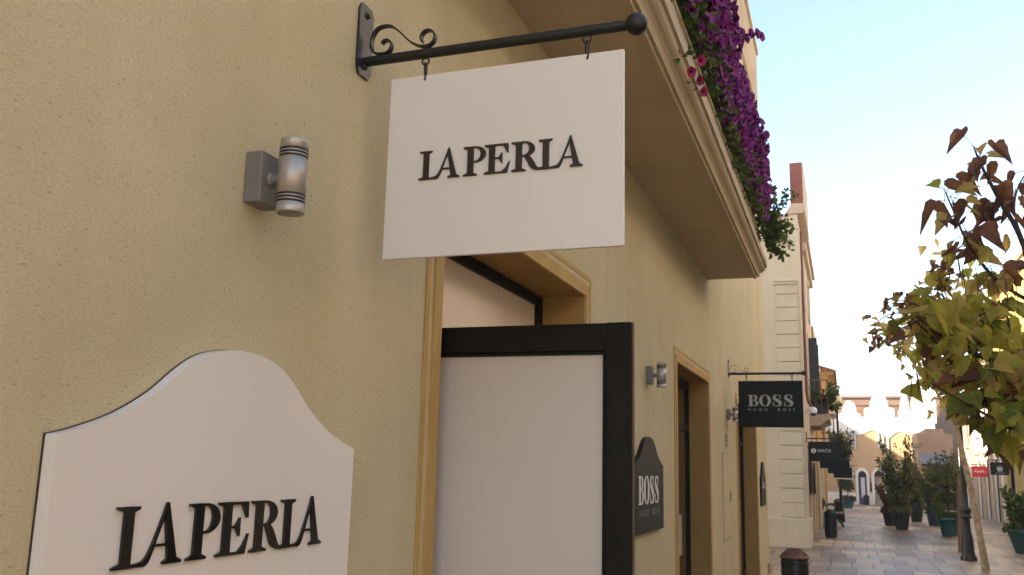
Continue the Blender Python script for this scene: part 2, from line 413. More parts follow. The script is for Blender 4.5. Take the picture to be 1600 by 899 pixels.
# upper weathered frieze above a thin groove line, eave
b = MB()
b.box(.001, .022, -3.55, 16.648, 8.20, 9.38)
b.build('frieze', M['stucco_up'], near, bevel=.006)
b = MB(); b.box(-.02, .055, -3.65, 16.70, 9.385, 9.50); b.box(-.05, .03, -3.63, 16.68, 9.503, 9.62)
b.build('eave', M['balcony'], near, bevel=.01)
b = MB(); b.box(.0015, .016, -3.55, 16.65, 8.10, 8.135); b.build('moulding', M['balcony'], near)

b = MB(); b.prism(Vector((0,-3.6,0)), X_, Z_, Y_, [(-.06,9.625),(-6.5,14.0),(-13.0,9.625)], 0, 20.24); b.build('roof', M['tile'], near)  # unseen roof added, its ridge raised to keep sun off the corner chimney
def surround(d, nm):
    a, b_, _, t = d; m1, m2, m3 = .062, .094, .118
    def U3(i, o_, x0, x1, mi):
        q = MB()
        q.prism(Vector((0,0,0)), Y_, Z_, X_, [(a-o_,.002),(a-i-.0005,.002),(a-i-.0005,t+i+.0005),(b_+i+.0005,t+i+.0005),(b_+i+.0005,.002),(b_+o_,.002),(b_+o_,t+o_),(a-o_,t+o_)], x0, x1)
        return q
    U3(0, m1, .001, .012, 0).build(nm, M['ochre'], near, bevel=.003)
    U3(m1, m2, .001, .004, 0).build('pale_line', M['pale_line'], near)
    U3(m2, m3, .001, .007, 0).build('outer_line', M['ochre'], near, bevel=.002)
for d in (D1, D2, D3): surround(d, 'door_surround')

# La Perla doorway: fixed glazing behind, white film, dark frame; open leaf swung out square to the wall
fx = -.23
b = MB()
b.box(fx-.05, fx, D1[0]+.003, D1[1]-.003, D1[3]-.055, D1[3]-.003)
b.box(fx-.05, fx, D1[1]-.085, D1[1]-.003, .002, D1[3]-.055)
b.box(fx-.05, fx, D1[0]+.003, D1[0]+.035, .002, D1[3]-.055)
fr = b.build('shop_window', M['dark_frame'], near, bevel=.004)
b = MB(); b.box(fx-.04, fx-.02, D1[0]+.035, D1[1]-.085, .05, D1[3]-.055)
b.build('pane', M['film2'], fr)
b = MB(); yl = 2.85; th = .045; zt = 2.11; x0, x1 = -.20, .65
b.box(x0, x1-.085, yl, yl+th, zt-.09, zt); b.box(x1-.0845, x1, yl-.002, yl+th, .02, zt+.001); b.box(x0, x0+.08, yl+.001, yl+th, .02, zt-.09)
b.box(x0+.08, x1-.0845, yl, yl+th, .02, .30)
# thin glazing bead inside the stiles
b.box(x0+.08, x1-.0845, yl+.008, yl+.03, zt-.102, zt-.0905); b.box(x1-.097, x1-.085, yl+.008, yl+.03, .30, zt-.102)
lf = b.build('open_door_leaf', M['dark_frame'], near, bevel=.003)
lf['label'] = 'dark framed door leaf with white film, swung open square to the wall'
b = MB(); b.box(x0+.08, x1-.097, yl+.016, yl+.026, .30, zt-.102); b.build('pane', M['film'], lf)
b = MB(); b.tube([(x1-.04, yl-.05, .85), (x1-.04, yl-.05, 1.15)], .012); b.tube([(x1-.04, yl-.05, .88), (x1-.04, yl, .88)], .008); b.tube([(x1-.04, yl-.05, 1.12), (x1-.04, yl, 1.12)], .008)
b.build('handle', M['steel'], lf)
b = MB(); b.box(x1+.0005, x1+.004, yl+.006, yl+.02, .02, zt); b.build('edge_strip', M['wood'], lf)
# back of the recess for all doorways
for d, nm in ((D2, 'boss'), (D3, 'third')):
    q = MB(); y0, y1, _, t = d
    fx2 = -.19
    q.box(fx2-.05, fx2, y0+.002, y0+.07, .002, t-.002); q.box(fx2-.05, fx2, y1-.07, y1-.002, .002, t-.002)
    q.box(fx2-.05, fx2, y0+.07, y1-.07, t-.08, t-.002); q.box(fx2-.05, fx2, y0+.07, y1-.07, 2.02, 2.09)
    q.box(fx2-.05, fx2, (y0+y1)/2-.05, (y0+y1)/2+.05, .002, 2.02); q.box(fx2-.05, fx2, y0+.07, y1-.07, .002, .22)
    dd = q.build('shop_door', M['dark_frame'], near, bevel=.003)
    q = MB(); q.box(fx2-.035, fx2-.02, y0+.05, y1-.05, .05, t-.05); q.build('pane', M['glass_dark'], dd)
    q = MB()
    for s in (-1, 1):
        yy = (y0+y1)/2 + s*.04
        q.tube([(fx2+.05, yy, .9), (fx2+.05, yy, 1.25)], .012); q.tube([(fx2+.05, yy, .93), (fx2, yy, .93)], .008); q.tube([(fx2+.05, yy, 1.22), (fx2, yy, 1.22)], .008)
    q.build('handle', M['steel'], dd)
for (a, b_, c, d_) in ops[3:]:
    window_part(near, O0, Y_, X_, a, b_, c, d_, .14)
# meter cupboard door painted like the wall, pink plate above it
q = MB(); q.box(.001, .010, 10.44, 11.17, .905, 1.825); hp = q.build('meter_cupboard', M['stucco'], near, bevel=.004)
q = MB()
for y0, y1, z0, z1 in ((10.415, 10.438, .88, 1.85), (11.172, 11.195, .88, 1.85), (10.415, 11.195, 1.8275, 1.85), (10.415, 11.195, .88, .9025)): q.box(.001, .005, y0, y1, z0, z1)
q.build('frame', M['balcony'], hp)
q = MB(); q.box(.011, .02, 11.02, 11.05, 1.3, 1.42); q.build('latch', M['lamp_box'], hp)
q = MB(); q.box(.001, .012, 10.75, 10.93, 1.92, 2.06); q.build('pink_plate', M['pink'], near, bevel=.002)
# stone foot at the far corner
q = MB(); q.box(.001, .05, 16.2, 16.70, .002, .16); q.box(-8, .0, 16.651, 16.70, .002, .16); q.build('plinth', M['beige'], near, bevel=.01)

# balcony: slab with moulded edge and a railing behind the flowers
BY0, BY1 = 2.3, 9.467
prof = [(0.001,3.60),(.47,3.60),(.47,3.59),(.502,3.59),(.502,3.612),(.520,3.612),(.524,3.625),(.532,3.642),(.546,3.658),(.562,3.668),(.576,3.682),(.584,3.70),(.584,3.712),(.600,3.714),(.600,3.785),(.572,3.790),(.566,3.80),(.545,3.805),(.545,3.99),(.555,3.995),(.555,4.02),(.42,4.02),(.42,3.80),(0.001,3.80)]
q = MB(); n = len(prof)
a = [Vector((x, BY0, z)) for x, z in prof]; c = [Vector((x, BY1 + max(0, x-.5)*.9, z)) for x, z in prof]
q.add(a + c, [tuple(range(n)), tuple(range(2*n-1, n-1, -1))] + [(i, n+i, n+(i+1) % n, (i+1) % n) for i in range(n)])
# the same moulding returning along the far end
q.box(.0015, .53, BY1+.0005, BY1+.03, 3.615, 3.68); q.box(.0015, .56, BY1+.0005, BY1+.075, 3.69, 3.785)
bal = q.build('balcony', M['balcony'], near)
q = MB()
for x in [BY0 + .05 + i*.115 for i in range(int((BY1-BY0)/.115))]:
    q.tube([(.50, x, 4.0), (.50, x, 4.86)], .009, seg=6)
q.box(.475, .525, BY0, BY1, 4.86, 4.885); q.box(.488, .512, BY0, BY1, 4.12, 4.135)
for y in (BY0+.01, BY1-.02): q.box(0.0, .475, y, y+.012, 4.86, 4.88); [q.tube([(.1*k, y+.006, 3.8), (.1*k, y+.006, 4.86)], .009, seg=6) for k in range(1, 5)]
q.build('railing', M['iron'], bal)

# ------------------------------------------------------------------ lettering
def arc(cx, cy, rx, ry, a0, a1, n=14): return [(cx + rx*math.cos(R(a0+(a1-a0)*i/n)), cy + ry*math.sin(R(a0+(a1-a0)*i/n))) for i in range(n+1)]
def ring(cx, cy, rxo, ryo, rxi, ryi, a0, a1, n=18): return arc(cx, cy, rxo, ryo, a0, a1, n) + arc(cx, cy, rxi, ryi, a1, a0, n)
def ribbon(pts):
    """pts: (x, y, halfwidth) along a centre line -> outline"""
    # Catmull-Rom resample
    P = [Vector(p) for p in pts]; out = []
    for i in range(len(P)-1):
        p0, p1, p2, p3 = P[max(i-1,0)], P[i], P[i+1], P[min(i+2,len(P)-1)]
        for k in range(6):
            t = k/6; out.append(.5*((2*p1)+(-p0+p2)*t+(2*p0-5*p1+4*p2-p3)*t*t+(-p0+3*p1-3*p2+p3)*t**3))
    out.append(P[-1]); l, r = [], []
    for i, p in enumerate(out):
        d = Vector((out[min(i+1,len(out)-1)].x-out[max(i-1,0)].x, out[min(i+1,len(out)-1)].y-out[max(i-1,0)].y)); d.normalize()
        nrm = Vector((-d.y, d.x)) * max(p.z, .004)
        l.append((p.x+nrm.x, p.y+nrm.y)); r.append((p.x-nrm.x, p.y-nrm.y))
    return l + r[::-1]
def rect(x0, y0, x1, y1): return [(x0,y0),(x1,y0),(x1,y1),(x0,y1)]

def logo_la():           # cap height 1, width 6.06, drawn as overlapping strokes
    g_ = []
    s = .045
    def stem(x0, x1, top=(0,0), bot=(0,0)):
        g_.append(rect(x0, 0, x1, 1))
        if top: g_.append([(x0-top[0],1),(x0-top[0],1-s),(x0,1-s-.05),(x1,1-s-.05),(x1+top[1],1-s),(x1+top[1],1)])
        if bot: g_.append([(x0-bot[0],0),(x1+bot[1],0),(x1+bot[1],s),(x1,s+.05),(x0,s+.05),(x0-bot[0],s)])
    def la(x, w):       # L whose foot runs up into the thin leg of the A; x = left of stem
        stem(x, x+.215, (.15,.12), (.17,.0))
        f = x + .215
        ax = x + .96    # apex
        g_.append(ribbon([(f-.05,.035,.03),(f+.15,.04,.035),(f+.32,.07,.055),(f+.43,.22,.04),(f+.55,.50,.028),(ax+.0,.98,.024)]))
        g_.append([(ax-.055,.93),(ax-.01,1.05),(ax+.03,1.05),(ax+.33,.03),(ax+.11,.03)])
        g_.append(rect(ax-.26,.31,ax+.17,.355))
        g_.append([(ax-.01,0),(ax+.43,0),(ax+.43,s),(ax+.33,s+.05),(ax+.11,s+.05),(ax-.01,s)])
    la(.19, 0)
    # P
    stem(1.87, 2.09, (.15,0), (.15,.14))
    g_.append(ring(2.15, .725, .40, .275, .20, .225, -90, 90)); g_.append(rect(2.05,.95,2.16,1.0)); g_.append(rect(2.05,.45,2.16,.50))
    # E
    stem(2.66, 2.88, (.16,0), (.17,0))
    g_.append(rect(2.84,.945,3.30,1.0)); g_.append([(3.16,.96),(3.36,1.0),(3.37,.68),(3.34,.68)])
    g_.append(rect(2.84,.50,3.06,.55)); g_.append([(3.00,.525),(3.13,.70),(3.15,.70),(3.15,.34),(3.13,.34)])
    g_.append(rect(2.84,0,3.28,.055)); g_.append([(3.10,.03),(3.25,0),(3.33,.0),(3.43,.38),(3.40,.38),(3.28,.18)])
    # R
    stem(3.64, 3.86, (.16,0), (.15,.14))
    g_.append(ring(3.92, .745, .40, .255, .20, .205, -90, 90)); g_.append(rect(3.82,.95,3.93,1.0)); g_.append(rect(3.82,.49,3.93,.54))
    g_.append(ribbon([(4.0,.53,.07),(4.13,.36,.10),(4.25,.17,.105),(4.40,.05,.05),(4.58,.035,.03)]))
    # LA again
    la(4.60, 0)
    return g_
def logo_boss():         # bold serif capitals, cap height 1, width about 4.05
    g_ = []
    s = .05
    g_.append(rect(.12, 0, .38, 1)); g_.append(rect(0, 0, .5, s)); g_.append(rect(0, 1-s, .5, 1))
    g_.append(ring(.50, .755, .32, .245, .11, .195, -90, 90)); g_.append(ring(.52, .27, .38, .27, .13, .22, -90, 90)); g_.append(rect(.36,.505,.52,.545))
    g_.append([*arc(1.46,.5,.50,.52,0,360,40)[:-1]] )
    g_[-1] = None
    g_.append(ring(1.46,.5,.50,.52,.24,.47,-90,90,20)); g_.append(ring(1.46,.5,.50,.52,.24,.47,90,270,20))
    for x in (2.10, 3.06):
        g_.append(ribbon([(x+.66,.70,.012),(x+.63,.84,.02),(x+.50,.965,.022),(x+.34,.985,.03),(x+.17,.90,.08),(x+.13,.73,.11),(x+.26,.58,.125),(x+.50,.45,.135),(x+.64,.28,.12),(x+.58,.10,.085),(x+.38,.012,.03),(x+.20,.03,.022),(x+.06,.17,.02),(x+.04,.34,.012)]))
        g_.append([(x+.60,.66),(x+.68,.66),(x+.68,1.0),(x+.645,1.0),(x+.60,.86)]); g_.append([(x+.02,.0),(x+.055,.0),(x+.10,.14),(x+.10,.36),(x+.02,.36)])
    return [p for p in g_ if p]
def letters(name, glyphs, o, U, V, N, h, wscale, depth, material, parent):
    q = MB()
    for i, p in enumerate(glyphs):
        pts = [(u*h*wscale, v*h) for u, v in p]
        ar = sum(pts[k][0]*pts[(k+1) % len(pts)][1]-pts[(k+1) % len(pts)][0]*pts[k][1] for k in range(len(pts)))
        if ar < 0: pts = pts[::-1]
        q.prism(o, U, V, N, pts, .0005, depth + .00012*(i % 9))
    return q.build(name, material, parent)
def sans(name, text, o, U, V, N, size, width, depth, material, parent, spacing=1.0):
    cu = bpy.data.curves.new(name, 'FONT'); cu.body = text; cu.size = 1.0; cu.space_character = spacing
    tmp = bpy.data.objects.new('tmp_text', cu); COL.objects.link(tmp)
    dg = bpy.context.evaluated_depsgraph_get(); me0 = bpy.data.meshes.new_from_object(tmp.evaluated_get(dg))
    vs_ = [v.co.copy() for v in me0.vertices]; fs = [tuple(p.vertices) for p in me0.polygons]
    bpy.data.objects.remove(tmp); bpy.data.meshes.remove(me0)
    xa, xb = min(v.x for v in vs_), max(v.x for v in vs_); ya, yb = min(v.y for v in vs_), max(v.y for v in vs_)
    sx, sy = width/(xb-xa), size/(yb-ya)
    P = [o + U*((v.x-xa)*sx) + V*((v.y-ya)*sy) + N*depth for v in vs_]
    par = list(range(len(vs_)))            # every letter is a part of its own
    def find(a):
        while par[a] != a: a = par[a]
        return a
    for f in fs:
        for k in f[1:]: par[find(k)] = find(f[0])
    isl = {}
    for f in fs: isl.setdefault(find(f[0]), []).append(f)
    for fl in isl.values():
        ids = sorted({k for f in fl for k in f}); mp = {k: i for i, k in enumerate(ids)}
        q = MB(); q.add([P[k] for k in ids], [tuple(mp[k] for k in f) for f in fl])
        ob = q.build(name, material, parent)
        if depth > .002:
            m = ob.modifiers.new('solid', 'SOLIDIFY'); m.thickness = depth*.6; m.offset = -1

# ------------------------------------------------------------------ hanging signs on wrought iron brackets
def iron_bracket(y, label, zr=2.79, xb=.81, mat_='iron'):
    t = thing('sign_bracket', (0, y, zr), label, 'sign bracket', 'iron sign brackets on the street walls')
    q = MB()
    q.prism(Vector((0, y, 0)), Y_, Z_, X_, [(-.04,2.765),(-.028,2.745),(.028,2.745),(.04,2.765),(.04,2.945),(.028,2.965),(-.028,2.965),(-.04,2.945)], .001, .009)
    q.build('wall_plate', M['bluegrey'], t, bevel=.002)
    for zz in (2.775, 2.935):
        q = MB(); q.lathe((.009, y, zz), [(.010,0),(.010,.004),(.006,.008),(.001,.009)], 8, axis=(1,0,0)); q.build('screw', M['iron'], t)
    q = MB(); q.tube([(.009, y, zr), (xb-.02, y, zr)], .0145, seg=14); q.build('rod', M['iron'], t)
    q = MB(); q.lathe((xb, y, zr), [(.002,-.03),(.012,-.0275),(.021,-.021),(.0275,-.012),(.03,0),(.0275,.012),(.021,.021),(.012,.0275),(.002,.03)], 18, axis=(1,0,0)); q.build('ball_end', M['iron'], t)
    # flat bar scroll
    def strip(pts):
        out = MB(); w = .009; k = .0022; L_ = []
        for i, (x, z) in enumerate(pts):
            a_ = pts[max(i-1,0)]; b__ = pts[min(i+1,len(pts)-1)]; d = Vector((b__[0]-a_[0], b__[1]-a_[1])).normalized(); nx, nz = -d.y*k, d.x*k
            L_ += [(x+nx, y-w, z+nz), (x+nx, y+w, z+nz), (x-nx, y+w, z-nz), (x-nx, y-w, z-nz)]
        f = []
        for i in range(len(pts)-1):
            for e in range(4): f.append((i*4+e, i*4+(e+1) % 4, (i+1)*4+(e+1) % 4, (i+1)*4+e))
        out.add(L_, f, 0, False); out.add(L_[:4], [(0,1,2,3)]); out.add(L_[-4:], [(3,2,1,0)]); return out
    def spiral(cx, cz, r0, r1, a0, a1, n=22): return [(cx+(r0+(r1-r0)*i/n)*math.cos(R(a0+(a1-a0)*i/n)), cz+(r0+(r1-r0)*i/n)*math.sin(R(a0+(a1-a0)*i/n))) for i in range(n+1)]
    low = spiral(.075, 2.832, .013, .026, 150, -110)   # small curl by the wall
    pts = low + [(.050, 2.809), (.034, 2.818), (.028, 2.84)]
    pts2 = []
    ctrl = [(.028,2.83),(.031,2.862),(.045,2.886),(.068,2.893),(.095,2.888),(.125,2.862),(.155,2.832),(.185,2.815),(.205,2.812)]
    for i in range(len(ctrl)-1):
        p0, p1, p2, p3 = [Vector(ctrl[min(max(i+k,0),len(ctrl)-1)]) for k in (-1,0,1,2)]
        for k in range(5):
            tt = k/5; v = .5*((2*p1)+(-p0+p2)*tt+(2*p0-5*p1+4*p2-p3)*tt*tt+(-p0+3*p1-3*p2+p3)*tt**3); pts2.append((v.x, v.y))
    pts2 += spiral(.208, 2.838, .026, .019, -90, 215)
    strip(pts).build('scroll', M[mat_], t); strip(pts2).build('scroll', M[mat_], t)
    return t
def hooks(x, y, zr, ztop, parent):
    q = MB(); r = .0032
    q.tube([(x + .0105*math.cos(2*PI*k/14), y, zr - .0235 + .0105*math.sin(2*PI*k/14)) for k in range(15)], r, seg=7)
    zc = zr - .034
    q.tube([(x, y-.002, zc+.006), (x+.006, y-.003, zc-.004), (x+.006, y-.004, ztop+.004), (x+.003, y-.007, ztop-.016)], r, seg=7)
    q.tube([(x, y+.002, zc+.006), (x-.005, y+.006, zc-.004), (x-.004, y+.009, ztop-.02)], r*.9, seg=7)
    return q.build('hook', M['rust'], parent)

# the large white hanging sign
sy = 2.18
iron_bracket(sy, 'dark wrought iron bracket carrying the white hanging sign at upper centre')
hs = thing('hanging_sign', (.44, sy, 2.72), 'white hanging sign board reading LA PERLA in dark letters, nearest the camera', 'hanging sign')
q = MB(); q.box(.103, .778, sy-.006, sy+.006, 2.195, 2.722); q.build('board', M['sign_white'], hs, bevel=.0015)
letters('lettering', logo_la(), Vector((.202, sy-.0061, 2.412)), X_, Z_, -Y_, .082, .955, .0045, M['letter_brown'], hs)
for x in (.205, .677): hooks(x, sy, 2.79, 2.722, hs)

# wall plaque with a bell-shaped top
def plaque_outline(w, z0, zs, zt):
    key = [(0,1),(.10,.985),(.22,.93),(.32,.83),(.42,.67),(.52,.48),(.62,.33),(.72,.21),(.82,.12),(.92,.045),(1,0)]
    P = []
    K = [(-w/2*s, zs+(zt-zs)*h) for s, h in reversed(key)] + [(w/2*s, zs+(zt-zs)*h) for s, h in key[1:]]
    out = [(w/2, z0)]
    sm = []
    for i in range(len(K)-1):
        p0, p1, p2, p3 = [Vector(K[min(max(i+k,0),len(K)-1)]) for k in (-1,0,1,2)]
        for k in range(4):
            t = k/4; v = .5*((2*p1)+(-p0+p2)*t+(2*p0-5*p1+4*p2-p3)*t*t+(-p0+3*p1-3*p2+p3)*t**3); sm.append((v.x, v.y))
    sm.append(K[-1])
    return [(-w/2, z0), (w/2, z0)] + sm[::-1]
pl = thing('wall_plaque', (0, 1.706, 1.3), 'white bell-topped wall plaque with raised black LA PERLA letters, at lower left', 'plaque')
q = MB(); q.prism(Vector((0, 1.706, 0)), Y_, Z_, X_, plaque_outline(1.004, 1.232, 1.683, 1.884), .002, .030, smooth_side=False)
q.build('board', M['plaque_white'], pl, bevel=.003)
q = MB(); q.prism(Vector((0, 1.704, 0)), Y_, Z_, X_, plaque_outline(1.0035, 1.231, 1.6843, 1.8845), .0006, .0038); q.build('dark_rim', M['rust'], pl)  # thin dark plate behind the board, showing along its edge
letters('lettering', logo_la(), Vector((.0301, 1.352, 1.447)), Y_, Z_, X_, .111, 1.06, .006, M['letter_black'], pl)

# ------------------------------------------------------------------ wall lamps
def wall_lamp(y, label):
    t = thing('wall_lamp', (0, y, 2.29), label, 'wall lamp', 'grey up and down wall lamps along the shop wall')
    q = MB(); q.box(.001, .046, y-.040, y+.040, 2.226, 2.348); q.build('mount', M['lamp_box'], t, bevel=.003)
    q = MB(); q.tube([(.046, y, 2.288), (.072, y, 2.288)], .0125, seg=14); q.lathe((.046, y, 2.288), [(.018,0),(.018,.004),(.012,.008)], 14, axis=(1,0,0)); q.build('arm', M['lamp_box'], t)
    q = MB(); c = (.103, y, 2.29); r = .033
    pr = [(r*.86,-.0875),(r*.97,-.0875),(r,-.085)]
    for z in (-.062, -.054, -.046): pr += [(r,z-.0025),(r*.93,z-.002),(r*.93,z+.002),(r,z+.0025)]
    for z in (.046, .054, .062): pr += [(r,z-.0025),(r*.93,z-.002),(r*.93,z+.002),(r,z+.0025)]
    pr += [(r,.085),(r*.97,.0875),(r*.86,.0875)]
    q.lathe(c, pr, 30); q.build('tube', M['steel'], t)
    for zs in (-.062,-.054,-.046,.046,.054,.062):
        q = MB(); q.lathe((c[0], c[1], c[2]+zs), [(r*.99,-.0027),(r*1.004,-.0025),(r*1.004,.0025),(r*.99,.0027)], 30); q.build('groove_band', M['iron'], t)
    for s in (-1, 1):
        q = MB(); q.lathe((c[0], c[1], c[2]+s*.0877), [(r*.82,-.0006),(r*.82,.0006)], 24); q.build('lens', M['lens'], t)
    return t
L1 = wall_lamp(1.722, 'brushed steel up and down wall lamp above the white bell-topped plaque')
for y, lab in ((6.30, 'brushed steel up and down wall lamp above the dark BOSS plaque'), (10.9, 'brushed steel up and down wall lamp half hidden behind the black hanging sign')):
    copy_tree(L1, (0, y-1.722, 0), lab)

# ------------------------------------------------------------------ BOSS sign and plaques
iron_bracket(11.19, 'dark iron bracket with scrolls carrying the black BOSS sign', xb=.87, mat_='pipe')
bs = thing('hanging_sign', (.48, 11.19, 2.7), 'black hanging sign board with white BOSS HUGO BOSS lettering', 'hanging sign')
q = MB(); q.box(.115, .845, 11.184, 11.196, 2.158, 2.703); q.build('board', M['board_black'], bs, bevel=.0015)
letters('lettering', logo_boss(), Vector((.222, 11.184, 2.405)), X_, Z_, -Y_, .132, 1.02, .003, M['grey_print'], bs)
sans('small_letter', 'HUGO  BOSS', Vector((.222, 11.184, 2.352)), X_, Z_, -Y_, .026, .53, .0025, M['signgrey'], bs, 2.2)
for x in (.21, .73): hooks(x, 11.19, 2.79, 2.703, bs)
bp_ = thing('wall_plaque', (0, 6.40, 1.24), 'dark bell-topped wall plaque with white BOSS HUGO BOSS lettering beside the open door leaf', 'plaque')
q = MB(); q.prism(Vector((0, 6.24, 0)), Y_, Z_, X_, plaque_outline(1.0, 1.235, 1.672, 1.862), .002, .030); q.build('board', M['board_black'], bp_, bevel=.003)
letters('lettering', logo_boss(), Vector((.0301, 5.87, 1.42)), Y_, Z_, X_, .180, .98, .002, M['white_print'], bp_)
sans('small_letter', 'HUGO  BOSS', Vector((.0301, 5.90, 1.345)), Y_, Z_, X_, .040, .66, .002, M['signgrey'], bp_, 2.0)
bp2 = thing('wall_plaque', (0, 15.42, 1.24), 'small looking dark bell-topped plaque near the far corner of the cream shop wall', 'plaque')
q = MB(); q.prism(Vector((0, 15.5, 0)), Y_, Z_, X_, plaque_outline(.80, 1.12, 1.55, 1.80), .002, .030); q.build('board', M['board_black'], bp2, bevel=.003)
letters('lettering', logo_boss(), Vector((.0301, 15.25, 1.38)), Y_, Z_, X_, .11, 1.1, .002, M['grey_print'], bp2)

# ------------------------------------------------------------------ foliage tools
def rvec():
    while True:
        v = Vector((random.uniform(-1,1), random.uniform(-1,1), random.uniform(-1,1)))
        if .05 < v.length < 1: return v.normalized()
LEAF = [(0,0),(.16,.34),(.42,.44),(.70,.30),(1.0,0),(.70,-.30),(.42,-.44),(.16,-.34)]
HEART = [(0,0),(-.10,.26),(.06,.47),(.30,.50),(.46,.38),(.60,.36),(.72,.20),(1.05,0),(.72,-.20),(.60,-.36),(.46,-.38),(.30,-.50),(.06,-.47),(-.10,-.26)]
def leaf(q, p, d, nrm, size, mi, shape=LEAF, fold=.18, curl=.12, wid=1.0):
    d = d.normalized(); s = d.cross(nrm)
    s = s.normalized() if s.length > 1e-4 else d.orthogonal().normalized()
    n_ = s.cross(d)
    n = len(shape); h = n//2
    P = []
    jit = random.uniform(.85, 1.15)
    for (u, v) in shape:
        P.append(p + d*(u*size) + s*(v*size*wid*jit*random.uniform(.88,1.12)) + n_*(abs(v)*fold*size*2 - curl*size*u*u*2 + random.uniform(-.05,.05)*size))
    q.add(P, [tuple(range(0, h+1)), tuple([0] + list(range(h, n)))], mi)
def flower(q, p, ax, r, mi, mi_throat):
    ax = ax.normalized(); u = ax.orthogonal().normalized(); w = ax.cross(u); n = 10
    rim = []; mid = []
    ph = random.uniform(0, 6)
    for k in range(n):
        t = 2*PI*k/n + ph; rr = r*(1.0 if k % 2 == 0 else .84)
        rim.append(p + (u*math.cos(t)+w*math.sin(t))*rr + ax*r*random.uniform(.28,.42)); mid.append(p + (u*math.cos(t)+w*math.sin(t))*r*.30 + ax*r*.12)
    thr = [p + (u*math.cos(2*PI*k/n+ph)+w*math.sin(2*PI*k/n+ph))*r*.14 - ax*r*.55 for k in range(n)]
    b0 = rim + mid + thr
    q.add(b0, [(k, (k+1) % n, n+(k+1) % n, n+k) for k in range(n)], mi)
    q.add(b0, [(n+k, n+(k+1) % n, 2*n+(k+1) % n, 2*n+k) for k in range(n)], mi_throat)

# ------------------------------------------------------------------ petunias along the balcony
pt = thing('trailing_petunia', (.55, 6, 4.0), 'mass of magenta petunias trailing over the edge of the cream balcony', 'flowering plant')
fol, flo = MB(), MB()
def hedge_pt(y):
    ph = random.uniform(-.35, 1.0)
    lump = .5 + .5*math.sin(y*3.1+.6) * math.sin(y*1.3)
    return ph, lump
for i in range(6500):
    y = random.uniform(BY0, BY1+.05); lump = .5+.5*math.sin(y*4.3)*math.sin(y*1.7+1)
    h = random.random()**.8; z = 3.97 + h*(.70+.16*lump)
    w = .12 + .10*lump*math.sin(min(1, h*1.1)*PI)
    x = .50 + random.uniform(-.10, w*.8) + (.05 if h < .3 else 0)
    if h < .12: x = .50 + random.uniform(-.02, .14)
    d = rvec() + Vector((.5, 0, .1)); leaf(fol, Vector((x,y,z)), d, rvec(), random.uniform(.03,.055), random.choice((0,0,1)))
for i in range(3300):
    y = random.uniform(BY0, BY1+.1); lump = .5+.5*math.sin(y*4.3)*math.sin(y*1.7+1)
    h = random.uniform(.10, 1.0); z = 3.97 + h*(.76+.16*lump)
    w = .13 + .13*lump*math.sin(min(1, h*1.1)*PI)
    if random.random() < .5*(1-h)**1.5 or math.sin(y*9+z*7)*math.sin(y*5.3-z*4) > .85: continue
    x = .50 + w*random.uniform(.45,1.08)
    r = random.uniform(.028,.043)
    flower(flo, Vector((x,y,z)), Vector((1, random.uniform(-.9,.3), random.uniform(-.7,.5))), r, random.choice((0,0,0,0,1)), 3)
# single sprays that hang out of the mass
for (y, z, x) in ((4.62, 3.66, .655), (4.22, 3.60, .655)):
    for k in range(8): leaf(fol, Vector((x-.03, y, z))+rvec()*.05+Vector((0,0,.05)), rvec(), rvec(), .035, 1)
    for k in range(2): flower(flo, Vector((x, y, z))+rvec()*.04, Vector((.8,-.8,-.5)), .030, 2, 3)
fol.tube([(.66,4.9,4.12),(.76,4.92,4.08),(.86,4.93,4.05)], .004, seg=5, mi=0)
for k in range(5): flower(flo, Vector((.83+.02*k,4.93,4.06))+rvec()*.03, Vector((.8,-.5,.0)), .034, 0, 3)
fol.build('foliage', [M['lf_dark'], M['lf_fresh']], pt); flo.build('flowers', [M['petal'], M['petal2'], M['petal_red'], M['throat']], pt)
# small shrub at the far end of the balcony
sh = thing('balcony_shrub', (.6, 9.5, 4.0), 'small leafy shrub hanging from the far corner of the flower balcony', 'shrub')
st, lf_ = MB(), MB()
def sprig(root, dirv, L_, n=9, size=.045, mis=(0,)):
    p = Vector(root); d = Vector(dirv).normalized(); pts = [p.copy()]
    for k in range(n):
        d = (d + rvec()*.22 + Vector((0,0,-.05))).normalized(); p = p + d*(L_/n); pts.append(p.copy())
        for s in range(3): leaf(lf_, p + rvec()*.012, (d*.4+rvec()).normalized(), rvec(), random.uniform(.7,1.2)*size, random.choice(mis))
    st.tube(pts, [.005*(1-.7*k/n) for k in range(n+1)], seg=5)
for k in range(46):
    a_ = random.uniform(-1.0, 1.0)
    sprig((.56+random.uniform(0,.08), 9.35+random.uniform(-.2,.15), 4.02+random.uniform(-.05,.12)), (random.uniform(.1,1), random.uniform(-.3,.5), random.uniform(-.9,.8)), random.uniform(.16,.34), 8, .04)
for k in range(4): sprig((.62, 9.4, 4.15), (.45, .1, .75+.1*k), .42, 9, .04)
st.build('stems', M['twig'], sh); lf_.build('foliage', M['lf_dark'], sh)

